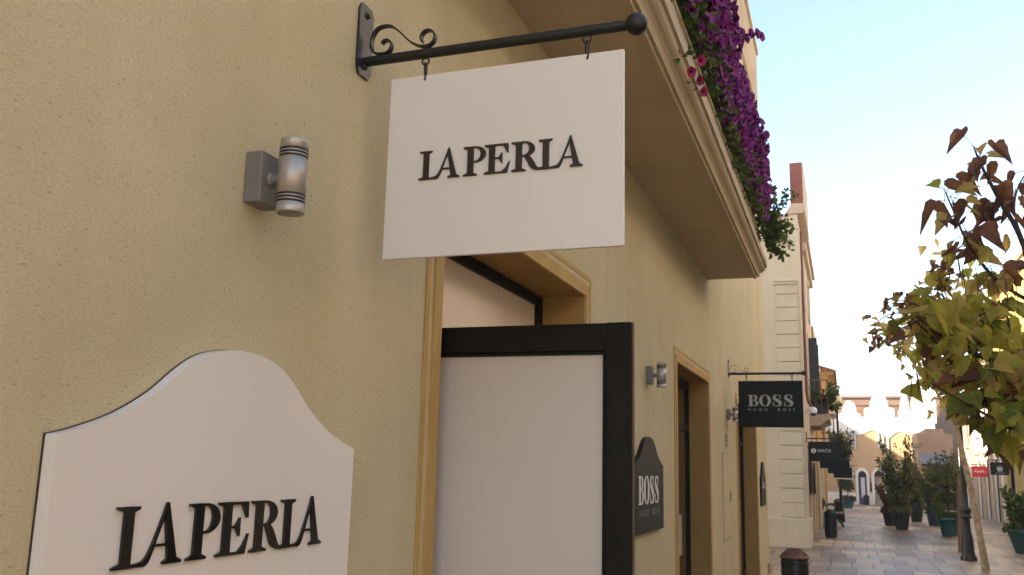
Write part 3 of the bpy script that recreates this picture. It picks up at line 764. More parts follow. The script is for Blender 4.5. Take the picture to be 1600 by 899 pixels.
# ------------------------------------------------------------------ white corner building
XW = .45
wb = thing('corner_building', (XW, 22, 0), 'tall cream corner building with grooved quoins facing the alley', 'building')
mb = MB(); OW = Vector((XW, 21.83, 0)); H1 = 7.65; L1_ = 8.2
w1 = [(1.7,2.6,5.35,7.0), (3.9,5.3,3.18,5.25), (6.3,7.2,3.6,5.3), (5.4,6.3,5.95,7.1), (1.2,2.6,0,2.3), (3.4,5.0,0,2.3), (5.8,7.4,0,2.3)]
wall_sheet(mb, OW, Y_, X_, L1_, 0, H1, w1, .25, 0, 0)
body(mb, OW, Y_, X_, L1_, 0, H1, 9.0, 1)
mb.build('wall', [M['pinkish'], M['cream']], wb)
q = MB(); q.box(-8.5, XW+.05, 21.77, 21.829, .002, .63); q.box(-8.5, XW+.035, 21.79, 21.829, .63, .66); q.box(XW+.001, XW+.05, 21.829, 22.95, .002, .63)
q.build('plinth', M['cream'], wb, bevel=.012)
q = MB(); z = .67; k = 0
while z < 5.75:
    q.box(-.10, XW-.055, 21.79, 21.829, z, z+.30); z += .316; k += 1
q.build('quoins', M['cream'], wb, bevel=.007)
q = MB(); q.box(-.14, XW-.03, 21.76, 21.829, 5.95, 6.01); q.box(-.12, XW-.04, 21.74, 21.829, 6.012, 6.05); q.box(-.10, XW-.05, 21.77, 21.829, 6.052, 6.09)
q.build('capital', M['cream'], wb, bevel=.006)
q = MB(); q.box(.32, .60, 21.80, 24.6, 7.90, 8.90); q.build('chimney', [M['redbrown']], wb, bevel=.01)
q = MB(); q.prism(Vector((0,21.80,0)), X_, Z_, Y_, [(.18,7.651),(.60,7.651),(.60,7.897),(.34,7.897)], 0, 2.8); q.box(.601, .63, 21.80, 24.6, 7.70, 8.86)
q.build('parapet', M['pinkish'], wb)
q = MB(); q.box(XW+.001, XW+.10, 24.61, 30.03, 7.40, 7.64); q.box(XW-.6, XW+.17, 24.61, 30.03, 7.66, 7.74); q.build('eave', M['pinkish'], wb, bevel=.01)
for w_ in w1[:4]:
    window_part(wb, OW, Y_, X_, *w_, .12, .05, 1, 2)
for w_ in w1[4:]:
    window_part(wb, OW, Y_, X_, *w_, .12, .06, 1, 1, name='shop_window')
for i, w_ in enumerate(w1[:4]):
    q = MB(); q.prism(Vector((XW+.001,21.83,0)), Y_, Z_, X_, [(w_[0]-.1,w_[2]),(w_[0]-.002,w_[2]),(w_[0]-.002,w_[3]+.002),(w_[1]+.002,w_[3]+.002),(w_[1]+.002,w_[2]),(w_[1]+.1,w_[2]),(w_[1]+.1,w_[3]+.1),(w_[0]-.1,w_[3]+.1)], 0, .03)
    q.build('window_trim', M['cream'], wb, bevel=.005)
for ya in (21.83+3.9, 21.83+5.3):       # shutters standing open, square to the wall
    q = MB(); q.box(XW+.002, XW+.25, ya-.03 if ya < 26.5 else ya, ya if ya < 26.5 else ya+.03, 3.22, 5.22)
    for k in range(22):
        yy = ya-.036 if ya < 26.5 else ya-.006
        q.box(XW+.03, XW+.22, yy, yy+.005, 3.28+k*.086, 3.33+k*.086)
    q.build('shutter', M['shutter'], wb)
q = MB(); q.tube([(XW+.05, 22.55, 5.9), (XW+.05, 22.55, 3.5), (XW+.07, 22.58, 3.3), (XW+.14, 22.7, 3.16)], .035, seg=8); q.tube([(XW+.05,22.55,7.4),(XW+.05,22.55,5.9)], .03, seg=8)
q.build('downpipe', M['pipe'], wb)
# its balcony
q = MB(); yb0, yb1 = 25.4, 28.4
pr = [(XW+.001,2.86),(XW+.25,2.86),(XW+.40,2.98),(XW+.50,3.02),(XW+.50,3.16),(XW+.001,3.16)]
q.prism(Vector((0,yb0,0)), X_, Z_, Y_, pr, 0, yb1-yb0); wbal = q.build('balcony', M['beige'], wb)
def rail(q, x0, x1, y0, y1, z0, z1, sp=.12):
    n = int((y1-y0)/sp)
    for i in range(n+1): q.tube([(x1, y0+(y1-y0)*i/n, z0), (x1, y0+(y1-y0)*i/n, z1)], .010, seg=5)
    for yy in (y0, y1):
        for k in range(1, max(2, int((x1-x0)/sp))): q.tube([(x0+(x1-x0)*k/max(2, int((x1-x0)/sp)), yy, z0), (x0+(x1-x0)*k/max(2, int((x1-x0)/sp)), yy, z1)], .010, seg=5)
        q.box(x0, x1+.014, yy-.014, yy+.014, z1, z1+.022); q.box(x0, x1, yy-.008, yy+.008, z0+.42, z0+.435)
    q.box(x1-.018, x1+.018, y0-.016, y1+.016, z1+.001, z1+.027)
q = MB(); rail(q, XW+.001, XW+.46, yb0+.04, yb1-.04, 3.16, 4.05); q.build('railing', M['pipe'], wbal)
# dome camera on a white arm
dc = thing('security_camera', (XW, 22.4, 3.05), 'white dome security camera on a curved arm beside the black sign', 'camera')
q = MB(); q.tube([(XW, 22.4, 3.02), (XW+.08, 22.4, 3.10), (XW+.15, 22.4, 3.13)], .025, seg=8); q.build('arm', M['camwhite'], dc)
q = MB(); q.lathe((XW+.18, 22.4, 3.04), [(.085,-.04),(.09,-.02),(.09,.05),(.07,.085),(.03,.10),(.01,.105)], 18); q.build('housing', M['camwhite'], dc)
q = MB(); q.lathe((XW+.18, 22.4, 3.0), [(.01,-.065),(.04,-.055),(.065,-.03),(.075,0)], 18); q.build('dome', M['rust'], dc)

def bush(name, c, rx, ry, rz, n, size, mats_, label, cat, group=None, stemmat='twig', gapy=.0, wid=.7):
    t = thing(name, c, label, cat, group); st_, fo = MB(), MB(); c = Vector(c)
    for k in range(max(8, n//60)):
        d = rvec(); d.z = abs(d.z); e = Vector((d.x*rx, d.y*ry, d.z*rz))*.8
        st_.tube([c, c+e*.5+rvec()*.05, c+e], [.012,.008,.004], seg=5)
    cl = [Vector((rvec().x*rx, rvec().y*ry, abs(rvec().z)*rz)) for _ in range(max(8, n//40))]
    for i in range(n):
        b_ = random.choice(cl); p = c + b_*random.uniform(.3,1.0) + rvec()*random.uniform(0, .25)*min(rx, rz)
        leaf(fo, p, rvec()+Vector((0,0,.4)), rvec(), size*random.uniform(.6,1.3), random.randrange(len(mats_)), wid=wid)
    st_.build('stems', M[stemmat], t); fo.build('foliage', [M[m] for m in mats_], t)
    return t
def trough(x0, x1, y0, y1, z0, z1, label):
    t = thing('planter_box', ((x0+x1)/2, (y0+y1)/2, z0), label, 'planter')
    q = MB(); w = .015
    q.box(x0, x1, y0, y0+w, z0, z1); q.box(x0, x1, y1-w, y1, z0, z1); q.box(x0, x0+w, y0+w, y1-w, z0, z1); q.box(x1-w, x1, y0+w, y1-w, z0, z1)
    q.build('box', M['bin'], t)
    q = MB(); q.box(x0+w, x1-w, y0+w, y1-w, z0+.01, z1-.03); q.build('soil', M['soil'], t)
trough(XW+.12, XW+.42, 25.6, 28.1, 3.165, 3.36, 'dark planter trough on the small railed balcony of the cream corner building')
bush('balcony_plant', (XW+.40, 26.0, 3.30), .34, .75, .62, 1500, .12, ['lf_fresh','lf_dark'], 'bushy fresh green plant on the small railed balcony', 'plant', wid=.45)

# ------------------------------------------------------------------ rest of the left row
def row_building(y0, y1, x, h, wallm, label, ops_, back=8.0, eave=True, roofm='tile', trim='beige', ea=.35, shopfront=True):
    t = thing('row_house', (x, (y0+y1)/2, 0), label, 'building')
    mb = MB(); O = Vector((x, y0, 0))
    wall_sheet(mb, O, Y_, X_, y1-y0, 0, h, ops_, .25, 0, 0); body(mb, O, Y_, X_, y1-y0, 0, h, back, 0)
    mb.build('wall', M[wallm], t)
    if eave:
        q = MB(); q.prism(Vector((0,y0+.002,0)), X_, Z_, Y_, [(x+.001,h-.45),(x+.06,h-.45),(x+.10,h-.3),(x+ea*.6,h-.12),(x+ea,h-.1),(x+ea,h+.001),(x+.001,h+.001)], 0, y1-y0-.004)
        q.build('eave', M[trim], t)
        q = MB(); q.prism(Vector((0,y0,0)), X_, Z_, Y_, [(x+ea+.1,h+.004),(x+ea+.1,h+.07),(x-back/2,h+1.6),(x-back,h+.02)], 0, y1-y0); q.build('roof', M[roofm], t)
    for w_ in ops_: window_part(t, O, Y_, X_, *w_, .12, .06, 1, 1, name='shop_window' if w_[2] == 0 else 'window')
    tm = M['white' if trim == 'cream' else trim]
    for w_ in ops_:
        if w_[2] == 0: boxes('pilaster', tm, t, [(x+.001, x+.05, y0+w_[0]-.28, y0+w_[0]-.002, .002, w_[3]+.3), (x+.001, x+.05, y0+w_[1]+.002, y0+w_[1]+.28, .002, w_[3]+.3)])
        else: boxes('lintel', tm, t, [(x+.001, x+.06, y0+w_[0]-.1, y0+w_[1]+.1, w_[3]+.02, w_[3]+.14)])
    return t
row_building(30.05, 36.0, .50, 6.2, 'ochre_wall', 'second house of the left row, ochre walls behind the stone balcony', [(.6,1.9,0,2.4),(2.7,4.0,0,2.4),(4.6,5.6,0,2.4),(1.5,2.5,3.2,5.2),(4.2,5.2,3.2,5.2)], trim='cream', eave=False)
row_building(36.02, 43.0, .50, 5.35, 'orange', 'orange house at the far end of the left row with a deep ochre eave', [(.8,2.2,0,2.3),(3.2,4.6,0,2.3),(1.4,2.4,3.0,4.5),(4.2,5.2,3.0,4.5)], trim='ochre', ea=.50)
q_t = thing('railed_balcony', (.5, 33, 2.6), 'stone balcony with thin iron railing on the ochre second house', 'balcony')
q = MB(); q.prism(Vector((0,31.6,0)), X_, Z_, Y_, [(.501,2.38),(.8,2.4),(.98,2.5),(1.02,2.52),(1.02,2.62),(.501,2.62)], 0, 2.9); q.build('slab', M['beige'], q_t)
q = MB(); rail(q, .501, .97, 31.65, 34.45, 2.62, 3.5); q.build('railing', M['iron'], q_t)
bush('balcony_plant', (1.18, 31.4, 1.95), .40, .6, 1.05, 1800, .12, ['lf_rust','lf_dark','lf_rust'], 'rust and dark green plant hanging in front of the second railed balcony', 'plant', wid=.45)
for k in range(1): pass

# far-left plaques on the row and street hanging signs
def small_sign(y, x0, x1, z0, z1, label, m='board_black', wallx=.45):
    t = thing('hanging_sign', ((x0+x1)/2, y, z1), label, 'hanging sign')
    q = MB(); q.box(x0, x1, y-.012, y+.012, z0, z1); q.build('board', M[m], t, bevel=.002)
    q = MB(); q.tube([(wallx, y, z1+.07), (x1+.05, y, z1+.07)] if wallx < x0+.3 else [(wallx, y, z1+.07), (x0-.05, y, z1+.07)], .014, seg=8)
    for x in (x0+.08, x1-.08): q.tube([(x, y, z1), (x, y, z1+.07)], .006, seg=6)
    q.tube([(wallx+ (.02 if wallx < x0+.3 else -.02), y, z1-.03), (wallx+(.02 if wallx < x0+.3 else -.02), y, z1+.22)], .012, seg=6)
    q.build('bracket', M['iron'], t)
    return t
s = small_sign(22.2, .50, 1.155, 1.905, 2.345, 'dark hanging sign with a round mark and white WATX lettering')
q = MB(); q.lathe((.615, 22.187, 2.14), [(.055,0),(.055,.003)], 24, axis=(0,-1,0)); q.build('round_mark', M['white_print'], s)
q = MB(); q.prism(Vector((.615,22.183,2.14)), X_, Z_, -Y_, ribbon([(.018,.028,.006),(-.012,.022,.007),(-.014,.006,.007),(.012,-.006,.007),(.014,-.022,.007),(-.018,-.028,.006)]), 0, .002); q.build('mark_cut', M['board_black'], s)
sans('letter', 'WATX', Vector((.70, 22.187, 2.105)), X_, Z_, -Y_, .075, .29, .003, M['white_print'], s, 1.1)
small_sign(25.3, .66, 1.24, 1.77, 2.18, 'plain black hanging sign directly behind the WATX sign')
small_sign(28.6, .80, 1.40, 1.64, 2.04, 'plain black hanging sign, third back along the left row')
s = small_sign(33.2, .90, 1.52, 1.46, 1.84, 'dark hanging sign with a white lower edge, farthest back along the left row', wallx=.5)
q = MB(); q.box(.90, 1.52, 33.184, 33.187, 1.46, 1.50); q.box(1.49, 1.52, 33.184, 33.187, 1.503, 1.84); q.build('white_edge', M['white_print'], s)
for y, z, lab in ((24.45, 1.55, 'narrow dark wall plaque on the cream corner building below the WATX sign'), (27.0, 1.5, 'narrow dark wall plaque farther along the cream corner building'), (38.7, 1.5, 'dark wall plaque between the two shop windows of the orange house')):
    t = thing('wall_plaque', (.45, y, z-.3), lab, 'plaque'); xx = XW if y < 30 else .5
    q = MB(); q.prism(Vector((xx,y,0)), Y_, Z_, X_, plaque_outline(.62, z-.42, z+.20, z+.42), .002, .04); q.build('board', M['rust'], t)

# street lantern with a globe on the left
ln = thing('globe_lantern', (1.09, 34.5, 0), 'slim street lantern with a pale globe and pointed cap in front of the left row', 'street lamp')
q = MB(); q.lathe((1.09,34.5,0), [(.11,0),(.11,.25),(.07,.35),(.05,.7),(.04,2.2),(.035,3.95),(.05,4.0)], 12); q.build('post', M['iron'], ln)
q = MB(); q.tube([(1.09-.16,34.5,3.92),(1.09,34.5,3.85),(1.09+.16,34.5,3.92)], .015, seg=6); q.build('arm', M['iron'], ln)
q = MB(); q.lathe((1.09,34.5,4.02), [(.05,0),(.13,.06),(.17,.17),(.17,.25),(.13,.32),(.05,.36)], 16); q.build('globe', M['lantern_glass'], ln)
q = MB(); q.lathe((1.09,34.5,4.38), [(.14,0),(.11,.05),(.05,.14),(.03,.25),(.008,.40)], 12); q.build('cap', M['lamp_box'], ln)

# ------------------------------------------------------------------ gabled building across the far plaza
fb = thing('gabled_building', (3, 55, 0), 'peach building with white rounded gables closing the far end of the street', 'building')
mb = MB(); OF = Vector((-14, 55, 0))
def fo(a, b_, c, d_): return (a+14, b_+14, c, d_)
slits = [(1.42+.2*k, 1.52+.2*k, 3.0, 4.0) for k in range(3)] + [(3.0+.24*k, 3.12+.24*k, 3.0, 4.2) for k in range(3)] + [(-2.2+.24*k, -2.08+.24*k, 3.0, 4.2) for k in range(3)]
doors = [(1.93,2.36,0,1.55), (2.76,3.24,0,1.55), (-1.2,-.6,0,1.55)]
fops = [fo(*s_) for s_ in slits] + [fo(*d_) for d_ in doors]
def sheetx(mb, fops, y=0.0): wall_sheet(mb, OF, X_, -Y_, 20.0, 0, 4.45, fops, .25, 0, 0)
sheetx(mb, fops); body(mb, OF, X_, -Y_, 20.0, 0, 4.45, 1.2, 0)
mb.build('wall', M['peach'], fb)
def blob(cx, hw, z0, z1, sh_w, sh_z):
    """rounded gable on two stepped shoulders"""
    P = [(cx-sh_w, z0), (cx+sh_w, z0)]
    P += [(cx+sh_w-.06+.06*math.cos(R(a_)), sh_z-.12+.12*math.sin(R(a_))) for a_ in range(0, 91, 30)]
    P += [(cx+hw+.03, sh_z+.05)]
    P += [(cx+hw*math.cos(R(a_)), sh_z+.10+(z1-sh_z-.10)*math.sin(R(a_))**.85) for a_ in range(6, 175, 8)]
    P += [(cx-hw-.03, sh_z+.05)]
    P += [(cx-sh_w+.06-.06*math.cos(R(a_)), sh_z-.12+.12*math.sin(R(a_))) for a_ in range(90, -1, -30)]
    return P
for i, (cx, hw, z1, sw, sz) in enumerate(((1.62,.36,5.68,.58,4.95),(3.18,.46,6.05,.78,5.25),(4.50,.22,5.98,.34,5.15),(5.45,.62,6.4,.62,5.3),(-.7,.5,5.9,.8,5.2),(-3.2,.5,6.0,.8,5.2),(-6,.5,6.0,.8,5.2))):
    q = MB(); q.prism(Vector((0,54.93+.004*i,0)), X_, Z_, Y_, blob(cx,hw,4.452,z1,sw,sz), 0, .34); q.build('gable', M['white'], fb)
q = MB(); prm = []
n = 120
for i in range(n+1):
    x = -13.9 + 19.85*i/n; prm.append((x, 4.66 + .10*math.sin(x*3.7)+.07*math.sin(x*6.1+1)))
low = []
for i in range(n+1):
    x = 5.95 - 19.85*i/n; low.append((x, 3.62 + .32*abs(math.sin(x*1.55+.6))**.6 + .10*math.sin(x*5)))
q.prism(Vector((0,54.95,0)), X_, Z_, Y_, prm+low, 0, .049); 
pts = [p for p in prm+low]
ob = q.build('wavy_sunlit_band', M['white'], fb)  # white trim; its lower part puts sunlight on the wall into colour
# slits must stay open in the white band: narrow grey shutters stand proud of it
for s_ in slits:
    q = MB(); q.box(s_[0], s_[1], 54.92, 54.948, s_[2], s_[3]); q.build('slit_window', M['signgrey'], fb)
for d_ in doors:
    cx, hw = (d_[0]+d_[1])/2, (d_[1]-d_[0])/2
    q = MB(); o_ = [(cx-hw-.14,0),(cx-hw,0),(cx-hw,1.55)] + [(cx-hw*math.cos(R(a_)),1.55+hw*math.sin(R(a_))*1.2) for a_ in range(10,171,16)] + [(cx+hw,1.55),(cx+hw,0),(cx+hw+.14,0),(cx+hw+.14,1.55)] + [(cx+(hw+.14)*math.cos(R(a_)),1.55+(hw+.14)*math.sin(R(a_))*1.25) for a_ in range(10,171,16)] + [(cx-hw-.14,1.55)]
    q.prism(Vector((0,54.90,0)), X_, Z_, Y_, o_, 0, .099); q.build('door_arch', M['white'], fb)
    q = MB(); q.prism(Vector((0,54.97,0)), X_, Z_, Y_, [(cx-hw,1.551),(cx+hw,1.551)]+[(cx+hw*math.cos(R(a_)),1.551+hw*1.2*math.sin(R(a_))) for a_ in range(10,171,16)], 0, .029); q.build('fanlight', M['glass_dark'], fb)
    q = MB(); q.box(d_[0]+.002, d_[1]-.002, 55.10, 55.14, .002, 1.548); dr = q.build('door', M['blue_door' if d_[0] < 2.5 else 'beige'], fb)
    if d_[0] < 2.5 and d_[0] > 0:
        q = MB(); q.box(d_[0]+.13, d_[1]-.10, 55.09, 55.099, .35, 1.45); q.build('poster', M['poster'], dr)
q = MB(); q.box(-13.9, 5.9, 54.94, 54.999, .002, .55); 
# plinth is cut at the doors
boxes('plinth', M['white'], fb, [(a_, b_, 54.94, 54.999, .002, .62) for a_, b_ in ((-13.9,-1.35),(-.45,1.78),(2.51,2.61),(3.39,5.9))])
t = thing('wall_plaque', (2.56, 54.9, .7), 'small dark plaque between the two arched doors of the peach building', 'plaque')
q = MB(); q.prism(Vector((2.56,54.94,0)), X_, Z_, -Y_, plaque_outline(.24, .72, 1.05, 1.22), 0, .03); q.build('board', M['rust'], t)

rb = thing('long_building', (3, 60, 0), 'long brownish building with a flat cornice right behind the white gables', 'building')
mb = MB(); OR = Vector((-25, 56.35, 0))
wall_sheet(mb, OR, X_, -Y_, 60, 0, 6.02, [], .2); body(mb, OR, X_, -Y_, 60, 0, 6.02, 10)
mb.build('wall', M['brownpink'], rb)
q = MB(); q.box(-25, 35, 56.28, 56.349, 5.50, 5.58); q.box(-25, 35, 56.22, 56.349, 5.93, 6.03); q.build('cornice', M['brownpink'], rb)

# rounded brown gable house right of centre
bg_ = thing('awning_building', (5.8, 50, 0), 'brown house with a stepped parapet and navy awning behind the potted shrubs', 'building')
mb = MB(); P = [(4.75,0),(6.35,0),(6.35,3.7),(5.95,3.7),(5.95,3.95),(5.15,3.95),(5.15,3.7),(4.75,3.7)]
mb.prism(Vector((0,50.5,0)), X_, Z_, Y_, P, 0, 4.2); mb.build('wall', M['darkbrown'], bg_)
q = MB(); q.prism(Vector((4.8,0,0)), Y_, Z_, X_, [(50.49,2.75),(49.9,2.3),(49.9,2.2),(50.49,2.2)], 0, 1.35); q.build('awning', M['awning'], bg_)
q = MB(); q.box(5.0, 5.95, 50.45, 50.495, .002, 1.95); q.build('shop_window', M['glass_dark'], bg_)

# unseen house added left of the plaza to shade the far facade
hs_ = thing('unseen_shade_house', (-12, 51, 0), 'unseen house added left of the far plaza to shade its facade', 'building')
mb = MB(); mb.box(-20, -6.5, 44, 54.9, 0, 8.7); mb.build('wall', M['cream'], hs_)
q = MB(); q.box(-20.3, -6.2, 43.7, 54.88, 8.701, 9.0); q.build('roof', M['tile'], hs_)

# ------------------------------------------------------------------ right row
XR = 6.55
def right_building(y0, y1, h, wallm, label, ops_, trim='white', x=XR, roof=True):
    t = thing('row_house', (x, (y0+y1)/2, 0), label, 'building')
    mb = MB(); O = Vector((x, y1, 0))
    wall_sheet(mb, O, -Y_, -X_, y1-y0, 0, h, ops_, .25, 0, 0); body(mb, O, -Y_, -X_, y1-y0, 0, h, 8, 0)
    mb.build('wall', M[wallm], t)
    q = MB(); q.box(x-.18, x-.001, y0, y1, h-.22, h+.02); q.box(x-.10, x-.001, y0, y1, h-.45, h-.225); q.build('cornice', M[trim], t, bevel=.01)
    for w_ in ops_: window_part(t, O, -Y_, -X_, *w_, .12, .06, 1, 1, name='shop_window' if w_[2] == 0 else 'window')
    for w_ in ops_:
        if w_[2] == 0:
            boxes('pilaster', M[trim], t, [(x-.05, x-.001, y1-w_[0]+.002, y1-w_[0]+.26, .002, w_[3]+.25), (x-.05, x-.001, y1-w_[1]-.26, y1-w_[1]-.002, .002, w_[3]+.25)])
            boxes('lintel', M[trim], t, [(x-.07, x-.001, y1-w_[1]-.28, y1-w_[0]+.28, w_[3]+.252, w_[3]+.36)])
        else:
            boxes('lintel', M[trim], t, [(x-.06, x-.001, y1-w_[1]-.08, y1-w_[0]+.08, w_[3]+.002, w_[3]+.10)]); boxes('window_sill', M[trim], t, [(x-.08, x-.001, y1-w_[1]-.08, y1-w_[0]+.08, w_[2]-.08, w_[2]-.002)])
    return t
right_building(44.5, 50.4, 5.2, 'pink', 'pink walled house of the right row behind the red sign', [(.8,2.0,0,2.2),(3.2,4.4,0,2.2),(.9,1.8,3.0,4.3),(3.4,4.3,3.0,4.3)])
right_building(37.0, 44.48, 6.3, 'white', 'white house of the right row with tall columns beside its doors', [(.7,2.0,0,2.3),(3.0,4.3,0,2.3),(5.3,6.6,0,2.3),(1.0,1.9,3.3,5.0),(3.3,4.2,3.3,5.0),(5.5,6.4,3.3,5.0)], trim='beige')
right_building(29.2, 36.98, 8.3, 'yellow', 'yellow house of the right row near the black emblem sign', [(1.0,2.6,0,2.35),(4.2,5.8,0,2.35),(1.4,2.3,3.2,4.7),(4.5,5.4,3.2,4.7)], trim='pale_line')
right_building(19.0, 29.18, 9.2, 'white', 'white house of the right row nearest the teal potted plant', [(1.2,2.6,0,2.4),(4.2,5.6,0,2.4),(7.4,8.8,0,2.4),(1.4,2.4,3.4,5.2),(4.4,5.4,3.4,5.2),(7.6,8.6,3.4,5.2)], trim='cream')
right_building(7.0, 18.98, 9.8, 'peach_dim', 'peach house across the street from the cream shop', [(1.2,2.8,0,2.4),(4.8,6.4,0,2.4),(8.6,10.2,0,2.4),(1.5,2.5,3.4,5.0),(5.1,6.1,3.4,5.0),(9.0,10.0,3.4,5.0)], trim='cream')
right_building(-16.0, 6.98, 6.6, 'greige', 'cream house across the street beside the camera', [(1.5,3.3,0,2.4),(6.0,7.8,0,2.4),(10.8,12.6,0,2.4),(2.0,3.0,3.3,4.6),(6.5,7.5,3.3,4.6),(11.2,12.2,3.3,4.6)], trim='white')
# signs on the right
s = small_sign(40.0, 5.90, 6.45, 1.64, 2.04, 'red hanging sign with faint white script on the right of the street', 'red_board', wallx=6.5)
q = MB(); q.prism(Vector((5.98,39.986,1.84)), X_, Z_, -Y_, ribbon([(0,-.02,.008),(.06,.05,.01),(.11,-.03,.01),(.17,.03,.01),(.22,-.03,.009),(.28,.05,.01),(.32,-.02,.009),(.38,.01,.006)]), 0, .003); q.build('lettering', M['white_print'], s)
s = small_sign(34.0, 5.76, 6.30, 1.72, 2.13, 'black hanging sign with a pale crown-like emblem on the yellow house', 'board_black', wallx=6.5)
q = MB(); q.prism(Vector((6.03,33.986,1.87)), X_, Z_, -Y_, [(-.07,-.03),(.07,-.03),(.10,.14),(.045,.07),(.03,.17),(0,.08),(-.03,.17),(-.045,.07),(-.10,.14)], 0, .003); q.box(5.90,6.16,33.983,33.986,1.775,1.79)
q.build('emblem', M['signgrey'], s)

# ------------------------------------------------------------------ bins, bench
def litter_bin(x, y, label, h=.66, r=.17, cap='bin_cap'):
    t = thing('litter_bin', (x, y, 0), label, 'litter bin')
    q = MB(); q.lathe((x,y,0), [(r*.80,.0),(r*.82,.03),(r*.96,.035),(r,.10),(r,h-.03),(r*.97,h)], 28); q.build('body', M['bin'], t)
    for zz in (.12, h-.06):
        q = MB(); q.lathe((x,y,zz), [(r*1.005,0),(r*1.03,.004),(r*1.03,.018),(r*1.005,.022)], 28); q.build('hoop', M['iron'], t)
    q = MB(); pr = [(r*.97,h+.001),(r*1.09,h+.004),(r*1.10,h+.022),(r*1.02,h+.03)]
    for k in range(7):
        rr = r*(.98-.10*k); zz = h+.034+.010*k; pr += [(rr, zz), (rr-.004, zz+.007), (rr-.010, zz+.0055)]
    pr += [(r*.36,h+.108),(r*.36,h+.118),(r*.28,h+.120)]
    q.lathe((x,y,0), pr, 30, smooth=False); q.build('cap', M[cap], t)
    q = MB()
    for a_ in range(28):
        tt = 2*PI*a_/28; c_, s__ = math.cos(tt), math.sin(tt)
        q.tube([(x+c_*r*1.0, y+s__*r*1.0, h+.036), (x+c_*r*.42, y+s__*r*.42, h+.112)], .0045, seg=4)
    q.build('cap_ribs', M[cap], t)
    return t
litter_bin(.66, 11.8, 'black litter bin with ribbed terracotta cap close to the cream shop wall', h=.64, r=.158)
litter_bin(.86, 25.9, 'tall black litter bin against the cream corner building', h=.60, r=.155, cap='bin')
litter_bin(1.00, 36.5, 'black litter bin with reddish cap beyond the wooden bench', h=.62, r=.17)
litter_bin(2.28, 54.3, 'small dark bin in front of the blue-grey arched door', h=.42, r=.15, cap='bin')
litter_bin(4.55, 31.3, 'dark bin standing right behind the teal pot with the clipped tree', h=.62, r=.15, cap='bin')
bn = thing('bench', (.95, 32, 0), 'wooden bench with curled iron arm against the left row', 'bench')
boxes('seat_slat', M['wood'], bn, [(.62+.105*k, .715+.105*k, 30.9, 32.3, .40, .425) for k in range(5)])
boxes('backrest_slat', M['wood'], bn, [(.565, .585, 30.9, 32.3, .52+.11*k, .61+.11*k) for k in range(3)])
for y in (31.0, 32.2):
    q = MB(); q.tube([(1.16,y,0),(1.08,y,.12),(1.0,y,.24),(1.08,y,.36),(1.10,y,.398)], .022, seg=6); q.tube([(.60,y,0),(.66,y,.2),(.62,y,.398)], .022, seg=6); q.tube([(.60,y,.38),(1.12,y,.38)], .018, seg=6); q.build('leg', M['iron'], bn)
    q = MB(); q.tube([(.57,y,.85),(.60,y,.70)]+[(.80+.17*math.cos(R(a_)),y,.55+.13*math.sin(R(a_))) for a_ in range(150,-50,-20)], .02, seg=6); q.build('arm_rest', M['iron'], bn)

# ------------------------------------------------------------------ potted plants
def pot_mesh(x, y, rt, rb_, h, m, t):
    q = MB(); q.lathe((x,y,0), [(rb_,0),(rb_*1.03,.02),(rt*.93,h-.08),(rt,h-.075),(rt,h),(rt*.90,h),(rt*.88,h-.05),(.02,h-.06)], 26); q.build('pot', M[m], t)
    q = MB(); q.lathe((x,y,h-.055), [(rt*.86,0),(rt*.5,.02),(.01,.03)], 20); q.build('soil', M['soil'], t)
def potted(x, y, rt, rb_, h, pm, label, kind, top, mats_, n, size, spread):
    t = thing('potted_shrub', (x, y, 0), label, 'potted plant', 'potted shrubs along the street')
    pot_mesh(x, y, rt, rb_, h, pm, t)
    st_, fo = MB(), MB(); base = Vector((x,y,h-.03))
    if kind == 'tree':
        st_.tube([base, base+Vector((.02,.01,.35)), base+Vector((0,0,.85))], [.028,.022,.018], seg=7)
        c0 = base+Vector((0,0,.85)); z0 = .55
    else: c0 = base
    H = top - h
    for k in range(n//26):
        if kind == 'tree': d = rvec(); d.z = d.z*.9+.25; tip = c0 + Vector((d.x*spread, d.y*spread, (d.z)*(H-.85)*.85))
        elif kind == 'low': d = rvec(); tip = c0 + Vector((d.x*spread, d.y*spread, abs(d.z)*H))
        else: d = rvec(); tt = random.random()**.7; tip = c0 + Vector((d.x*spread*(.35+.65*tt), d.y*spread*(.35+.65*tt), H*tt + .05))
        st_.tube([c0, c0.lerp(tip,.5)+rvec()*.04, tip], [.010,.006,.003], seg=4)
        ax = (tip-c0).normalized()
        for i in range(26):
            p = c0.lerp(tip, random.uniform(.35,1.05)) + rvec()*.09*random.random()*min(1.6, spread*2)
            leaf(fo, p, ax*.7+rvec(), rvec(), size*random.uniform(.6,1.3), random.randrange(len(mats_)), wid=.55)
    if kind != 'low':   # ground cover spilling over the rim
        for i in range(500):
            a_ = random.uniform(0, 2*PI); rr = rt*random.uniform(.2,1.12); p = Vector((x+rr*math.cos(a_), y+rr*math.sin(a_), h+random.uniform(-.06,.14)))
            leaf(fo, p, rvec(), rvec(), size*.8, 0, wid=.6)
    st_.build('stem', M['twig'], t); fo.build('foliage', [M[m_] for m_ in mats_], t)
    return t
potted(2.84, 31.2, .27, .17, .55, 'pot_grey', 'dark grey pot with a large feathery shrub leaning over the street', 'shrub', 2.65, ['lf_olive','lf_olive','lf_dark','lf_rust'], 2200, .12, .72)
potted(2.60, 33.4, .24, .16, .45, 'pot_grey', 'dark bronze leaved shrub in a pot tucked behind the feathery shrub', 'shrub', 1.3, ['lf_purple','lf_dark','lf_rust'], 800, .12, .40)
potted(3.62, 36.8, .25, .17, .50, 'pot_grey', 'grey pot with dense dark shrub standing farther back in the plaza', 'shrub', 2.0, ['lf_dark','lf_olive'], 1300, .13, .60)
